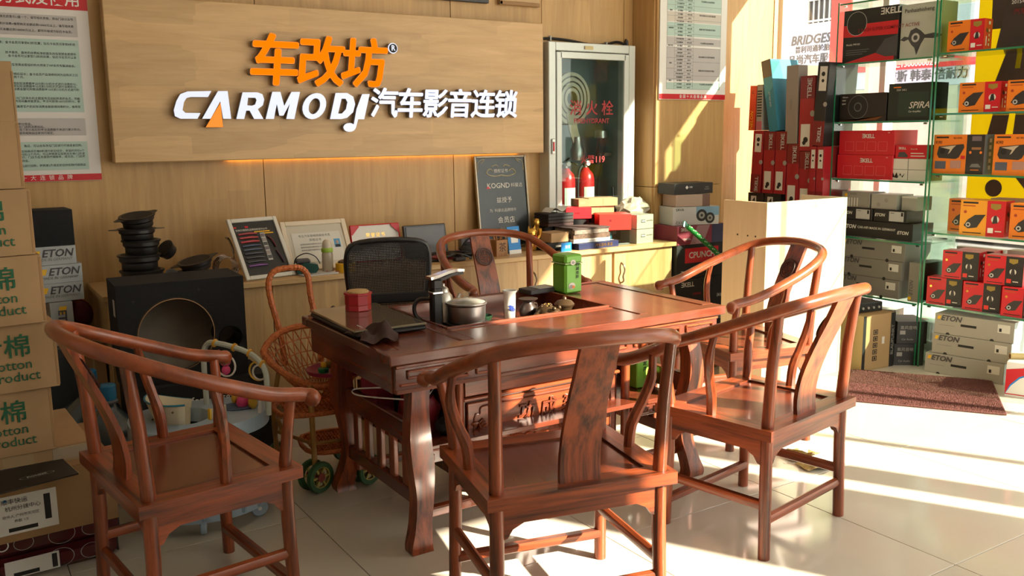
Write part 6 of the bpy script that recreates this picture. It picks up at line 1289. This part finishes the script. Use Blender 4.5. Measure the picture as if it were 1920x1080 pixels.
B().box((0, 0, .03), (.26, .20, .06), ch=.004).build('chassis', DGREY, rc); B().box((0, -.102, .03), (.25, .008, .056), ch=.003).build('fascia', BLACK, rc)
for k in range(5): B().lathe([(.008, 0), (.008, .008)], 12, mx=Matrix.Translation((-.09+.045*k, -.106, .028)) @ Matrix.Rotation(PI/2, 4, 'X')).build('knob', GREY, rc)
for z, lb in ((0, 'lower black carton with grey print under the far rack'), (.146, 'upper black carton with grey print under the far rack')):
    pbox('black_carton', lb, 'box', .19, .24, .144, (5.30, 3.545-z*.1, z), R(-36), SHB, [('t', 'front', .10, .72, .026, '乘风音响', GREY, dict(align='LEFT')), ('r', 'front', .1, .42, .28, .60, GREY), ('t', 'front', .15, .2, .018, 'Car Audio', GREY, dict(align='LEFT', shear=.2))], group='black cartons under the far rack')
pbox('open_carton', 'dark open topped carton behind the black cartons under the far rack', 'carton', .30, .16, .30, (5.46, 3.86, 0), R(-80), M('dark_brown_box', (.05, .035, .025), .7), [('r', 'top', 0, 0, 1, 1, OFFW)])
pbox('flat_magazine_box', 'flat grey carton with red mark lying behind the black cartons', 'box', .26, .16, .26, (5.50, 3.53, 0), R(-85), GREY, [('r', 'top', .1, .1, .9, .9, LGREY), ('c', 'top', .5, .5, .03, RED, 2.2)])
# --- near rack
DC = M('camera_grey', (.030, .028, .028), .4)
def cam_shape(u0, v0, s, asp): # a dashcam wedge drawn in print
    P = [(.0, .22), (.18, .62), (.50, .95), (1.0, 1.0), (.88, .75), (.62, .12), (.20, .02)]
    return [(u0+s*p, v0+s*asp*q) for p, q in P]
def dashcam(name, lab, w, d, h, loc, base, rightm, rz=SH, split=.62, panel=None, badge=True, group=None):
    asp = w/h*.72; pm = panel or rightm
    it = [('r', 'front', split, 0, 1, 1, pm), ('r', 'right', 0, 0, 1, 1, rightm), ('p', 'front', cam_shape(.10, .18, split*.80, asp), DC, 2), ('c', 'front', .20, .30, w*.055, LGREY, 2.6), ('c', 'front', .20, .30, w*.028, INK, 3.0), ('c', 'front', .12, .66, w*.034, M('badge_red', (.40, .05, .02), .5) if base is not RED else GOLD, 2), ('r', 'front', .06, .90, .40, .95, INK), ('r', 'front', .06, .82, .34, .85, M('dark_orange_line', (.45, .08, .01), .5)), ('r', 'front', .08, .06, .50, .085, INK)]
    if badge: it += [('p', 'front', [(split+.08, .92), (split+.08, .80), (split+.19, .74), (split+.30, .80), (split+.30, .92)], M('badge_gold', (.30, .20, .03), .5), 2), ('c', 'front', split+.19, .48, w*.085, OFFW, 2), ('p', 'front', [(split+.13, .36), (split+.16, .58), (split+.22, .60), (split+.25, .38)], DC, 2.6), ('r', 'front', split+.04, .10, split+.16, .24, BRED if pm is not RED else WHITE, 2), ('r', 'front', split+.20, .14, split+.34, .17, OFFW, 2)]
    for k in range(4): it.append(('r', 'right', .55, .14+.15*k, .68, .22+.15*k, WHITE, 2))
    it += [('r', 'right', .22, .14, .34, .44, WHITE, 2), ('r', 'right', .5, .82, .72, .92, WHITE, 2), ('p', 'right', [(.15, .62), (.3, .72), (.5, .60), (.4, .54)], DC, 2)]
    return pbox(name, lab, 'box', w, d, h, loc, rz, base, it, group=group)
dashcam('dashcam_box', 'small orange dashcam box standing alone on the top near shelf', .215, .10, .180, (5.325, 3.245, 1.961), ORANGE, RED, rz=R(-84))
dashcam('dashcam_box', 'orange dashcam box with red end on the second near shelf by rack side', .240, .10, .175, (5.33, 3.135, 1.601), ORANGE, RED, rz=R(-84))
dashcam('dashcam_box', 'orange dashcam box on second near shelf, cut off by the picture edge', .240, .10, .175, (5.33, 2.845, 1.601), ORANGE, RED, rz=R(-84))
def big_dash(lab, y):
    o = pbox('dashcam_box', lab, 'box', .325, .12, .235, (5.335, y, 1.236), SH, ORANGE, [('r', 'front', .66, 0, 1, 1, M('anthracite_card', (.022, .020, .020), .4)), ('r', 'right', 0, 0, 1, 1, M('slate_blue_card', (.10, .14, .17), .5)), ('r', 'front', .05, .91, .30, .95, INK), ('t', 'front', .04, .80, .026, 'K90', INK, dict(align='LEFT', shear=.1)), ('p', 'front', [(.08, .50), (.11, .70), (.60, .76), (.62, .68), (.52, .42), (.46, .38), (.12, .40)], DC, 2), ('p', 'front', [(.14, .68), (.46, .73), (.40, .66), (.34, .54), (.30, .50), (.34, .62)], M('champagne_print', (.50, .42, .32), .4), 2.6), ('c', 'front', .19, .58, .018, INK, 3), ('r', 'front', .05, .12, .27, .32, M('photo_slate', (.08, .09, .13), .5), 2), ('r', 'front', .36, .14, .57, .34, M('photo_pink', (.42, .22, .18), .5), 2), ('r', 'front', .56, .38, .64, .46, RED, 2.8), ('t', 'front', .48, .91, .016, '4G WiFi', INK),
        ('r', 'front', .76, .84, .94, .96, M('mauve_print', (.16, .12, .14), .5), 2), ('r', 'front', .76, .62, .94, .68, M('copper_print', (.30, .14, .06), .5), 2), ('c', 'front', .74, .55, .008, ORANGE, 2), ('c', 'front', .94, .55, .008, ORANGE, 2), ('p', 'front', [(.74, .18), (.78, .26), (.90, .27), (.96, .18)], GINK, 2), ('r', 'front', .76, .10, .92, .12, ORANGE, 2)]+[('r', 'right', .4, .12+.17*k, .6, .22+.17*k, LGREY, 2) for k in range(5)], group='large orange dashcam boxes on third near shelf')
    return o
big_dash('large orange and black dashcam box beside the rack side on third near shelf', 3.235); big_dash('large orange and black dashcam box at the picture edge on third near shelf', 2.855)
dashcam('dashcam_box', 'orange dashcam box half hidden behind the amber one on fourth near shelf', .26, .11, .205, (5.46, 3.22, .871), ORANGE, RED, rz=R(-84))
dashcam('dashcam_box', 'amber dashcam box with red camera panel at front of fourth near shelf', .260, .12, .212, (5.345, 3.07, .871), M('amber_card', (.82, .33, .02), .45), RED, rz=R(-82), split=.60, panel=RED)
dashcam('dashcam_box', 'orange dashcam box at the picture edge on fourth near shelf', .26, .11, .205, (5.36, 2.775, .871), ORANGE, RED, rz=R(-84))
PKC = M('pale_carton', (.52, .42, .36), .5)
pbox('flat_pink_carton', 'flat pinkish carton lying behind the amber dashcam box', 'box', .26, .10, .215, (5.535, 3.00, .871), R(-88), PKC, [('r', 'top', .1, .2, .9, .8, M('pink_card', (.55, .22, .28), .5))])
RB = []
for lab, y, x, z in (('red dashcam box at the rack side in the bottom row of fifth near shelf', 3.275, 5.335, .416), ('red dashcam box in the middle of the bottom row on fifth near shelf', 3.035, 5.335, .416), ('red dashcam box at the picture edge in the bottom row of fifth shelf', 2.795, 5.335, .416), ('red dashcam box stacked above the rack side end of fifth near shelf', 3.185, 5.34, .592), ('red dashcam box stacked on the bottom row near the picture edge', 2.915, 5.34, .592), ('red dashcam box behind the upper one by the rack side', 3.16, 5.455, .592)):
    if not RB: RB.append(dashcam('dashcam_box', lab, .218, .11, .174, (x, y, z), RED, RED, rz=R(-82), split=.55, panel=SHB, group='red dashcam boxes on fifth near shelf'))
    else: cp(RB[0], (x, y, z), None, lab)
for y, lb in ((3.19, 'hidden red dashcam box in the second row by the rack side'), (2.93, 'hidden red dashcam box in the second row toward picture edge')): cp(RB[0], (5.455, y, .416), None, lb)
pbox('striped_carton', 'pale grey striped carton behind the red dashcam boxes', 'box', .22, .10, .36, (5.545, 2.90, .416), SH, LGREY, [('r', 'front', .1, .60+.05*k, .7, .62+.05*k, GINK) for k in range(6)])
pbox('pale_red_carton', 'pale carton with red end behind the upper red dashcam boxes', 'box', .30, .06, .35, (5.55, 3.20, .416), SH, LGREY, [('r', 'front', .8, 0, 1, 1, BRED)])
bgk = thing('gift_bag', 'black paper carrier with red lettering on the top near shelf', 'bag', (5.36, 2.88, 1.961), R(-84))
B().prism([(-.185, 0), (.185, 0), (.165, .285), (-.135, .285)], -.05, .05, 'xz').build('bag', M('brown_black_paper', (.030, .020, .017), .5), bgk); text('2015年度', .028, OFFW, bgk, (-.06, -.0515, .25), FRONT); text('汽车影音', .036, DRED, bgk, (-.03, -.0515, .195), FRONT); text('BARON', .026, OFFW, bgk, (.02, -.0515, .145), FRONT); B().tube(smoothpath([(-.06, -.045, .28), (-.05, -.05, .34), (.05, -.05, .34), (.06, -.045, .28)], 3), .003, 6).build('handle', BLACK, bgk)
AMPL = M('eton_grey_light', (.36, .34, .29), .5)
for z, y, x, rz, lb in ((0, 3.10, 5.36, -79, 'lowest'), (.126, 3.075, 5.385, -80, 'middle'), (.252, 3.07, 5.39, -80, 'uppermost')):
    pbox('amplifier_carton', 'grey amplifier carton with hand slot, %s of three on floor under near rack' % lb, 'box', .46, .28, .124, (x, y, z), R(rz), AMPL, AMP+[('r', 'right', 0, 0, 1, 1, M('pale_blue_side', (.36, .42, .44), .5))], group='grey amplifier cartons on floor under near rack')
wr_ = pbox('white_red_carton', 'white carton with red and blue curve on the floor by the near rack', 'box', .24, .30, .20, (5.24, 2.66, 0), R(-70), WHITE, [('p', 'front', [(0, .05), (.10, .35), (.28, .60), (.55, .75), (1, .72), (1, .92), (.5, .90), (0, .78)], RED), ('p', 'front', [(0, .05), (.10, .35), (.28, .60), (.55, .75), (.55, .71), (.30, .56), (.12, .32)], BLUE, 2.6), ('t', 'front', .72, .95, .022, '40606', INK), ('r', 'front', .62, .42, .92, .62, INK), ('r', 'front', 0, .06, 1, .09, RED)])
tbm = thing('cardboard_tube', 'brown cardboard tube lying across the top of the white carton', 'tube', (5.225, 2.66, .20), R(-40)); B().tube([(-.13, 0, .018), (.13, 0, .018)], .018, 14, caps=False).tube([(.13, 0, .018), (-.13, 0, .018)], .013, 14, caps=False).build('tube', CARD2, tbm, smooth=True); B().lathe([(.013, 0), (.018, 0)], 14, mx=Matrix.Translation((-.13, 0, .018)) @ Matrix.Rotation(PI/2, 4, 'Y'), capb=False, capt=False).build('tube_rim', CARD, tbm)
# ================================================================ UPRIGHT BOXES BETWEEN PILLAR AND FAR RACK
sup = pbox('support_carton', 'big dark carton behind the podium that carries the upright boxes', 'carton', .74, .34, .955, (5.375, 4.517, 0), SH, MBLACK, [('r', 'front', .05, .8, .3, .95, GREY)])
for k, y in enumerate((4.775, 4.615)):
    pbox('black_tray_box', 'low black box with white label under the upright boxes, %s' % ('against the wall', 'toward the rack')[k], 'box', .15, .30, .095, (5.365, y, .957), SH, SHB, [('r', 'front', .2, .25, .55, .75, OFFW), ('p', 'front', [(.28, .35), (.45, .68), (.48, .35)], INK, 2)], group='low black boxes under the upright boxes')
def spine(lab, y, z, w, h, mat, tilt=0, sticker='low', kell=True, x=5.355, d=.30, extra=(), group='upright red speaker cartons'):
    it = list(extra)
    if sticker == 'low': it += [('r', 'front', .14, .06, .78, .36, OFFW), ('c', 'front', .50, .15, w*.16, INK, 2.2), ('c', 'front', .40, .11, w*.12, INK, 2.4)]
    if sticker == 'high': it += [('r', 'front', .22, .66, .86, .95, OFFW), ('c', 'front', .54, .86, w*.16, INK, 2.2), ('c', 'front', .54, .78, w*.12, INK, 2.4)]
    if kell: it += [('t', 'front', .62, .84 if sticker == 'low' else .14, min(.05, w*.42), 'ƎKELL', LGREY, dict(turn=-PI/2 if sticker == 'low' else PI/2, bold=.02)), ('c', 'front', .90, .50, w*.17, GREY, 1.2), ('p', 'front', [(0, .70), (1, .70), (1, 1), (0, 1)] if sticker == 'low' else [(0, 0), (1, 0), (1, .30), (0, .30)], DRED, .6)]
    o = pbox('upright_carton', lab, 'box', w, d, h, (x, y, z), SH, mat, it, group=group)
    o.rotation_euler = (Matrix.Rotation(SH, 4, 'Z') @ Matrix.Rotation(R(tilt), 4, 'Y')).to_euler()
    return o
z0 = 1.054
spine('red upright carton with label at top, nearest the pillar in lower row', 4.775, z0, .098, .455, URED, 2.2, 'high')
spine('red upright carton second from the pillar in lower row', 4.655, z0, .102, .448, URED, .5)
spine('red upright carton third from the pillar in lower row', 4.545, z0, .102, .448, URED, .5)
spine('red upright carton fourth from the pillar, set lower in the row', 4.430, .957, .108, .455, URED, 0)
spine('red upright carton fifth from the pillar, shortest in lower row', 4.318, .957, .105, .405, URED, 0)
spine('red upright carton with label at top, second from the far rack', 4.235, .957, .050, .44, URED, 0, 'high', x=5.33)
spine('red upright carton with label at top, touching the far rack', 4.172, .957, .062, .44, URED, 0, 'high', x=5.33)
spine('slim orange red upright carton in upper row nearest the pillar', 4.83, 1.512, .062, .325, M('vermilion_print', (.62, .05, .015), .4), 1.5, None, False, extra=[('t', 'front', .5, .22, .04, 'NELON', YELLOW, dict(turn=PI/2, shear=.2)), ('t', 'front', .5, .85, .03, 'C', INK)], group=None)
spine('grey ruled sheet box with pink foot in the upper row', 4.758, 1.512, .055, .33, GREY, 0, None, False, extra=[('r', 'front', .1, .3+.06*k, .9, .33+.06*k, INK) for k in range(10)]+[('r', 'front', 0, 0, 1, .2, M('pink_foot', (.45, .12, .16), .5), .8)], group=None)
spine('teal box leaning sideways over the upper row of upright cartons', 4.615, 1.502, .085, .52, TEALC, -11, None, False, extra=[('r', 'front', 0, .76, 1, 1, M('khaki_card', (.16, .14, .09), .5)), ('t', 'front', .5, .45, .018, 'KIT FOR BASS', LGREY, dict(turn=-PI/2)), ('p', 'front', [(0, .48), (1, .62), (1, .76), (0, .76)], M('teal_light', (.05, .30, .38), .45), .8)], group=None)
spine('plain taupe box standing tall with white end in the upper row', 4.455, 1.415, .105, .545, M('taupe_plain', (.27, .23, .20), .5), -1, None, False, extra=[('t', 'front', .45, .5, .022, 'GEWELL', GINK, dict(turn=-PI/2))], group=None)
spine('red upright carton in upper row with grey top beside the taupe box', 4.325, 1.365, .125, .515, URED, 0, 'low', group=None)
spine('black upright carton with white label leaning on the far rack', 4.205, 1.402, .095, .56, SHB, 3, 'high', True, x=5.33, group=None)
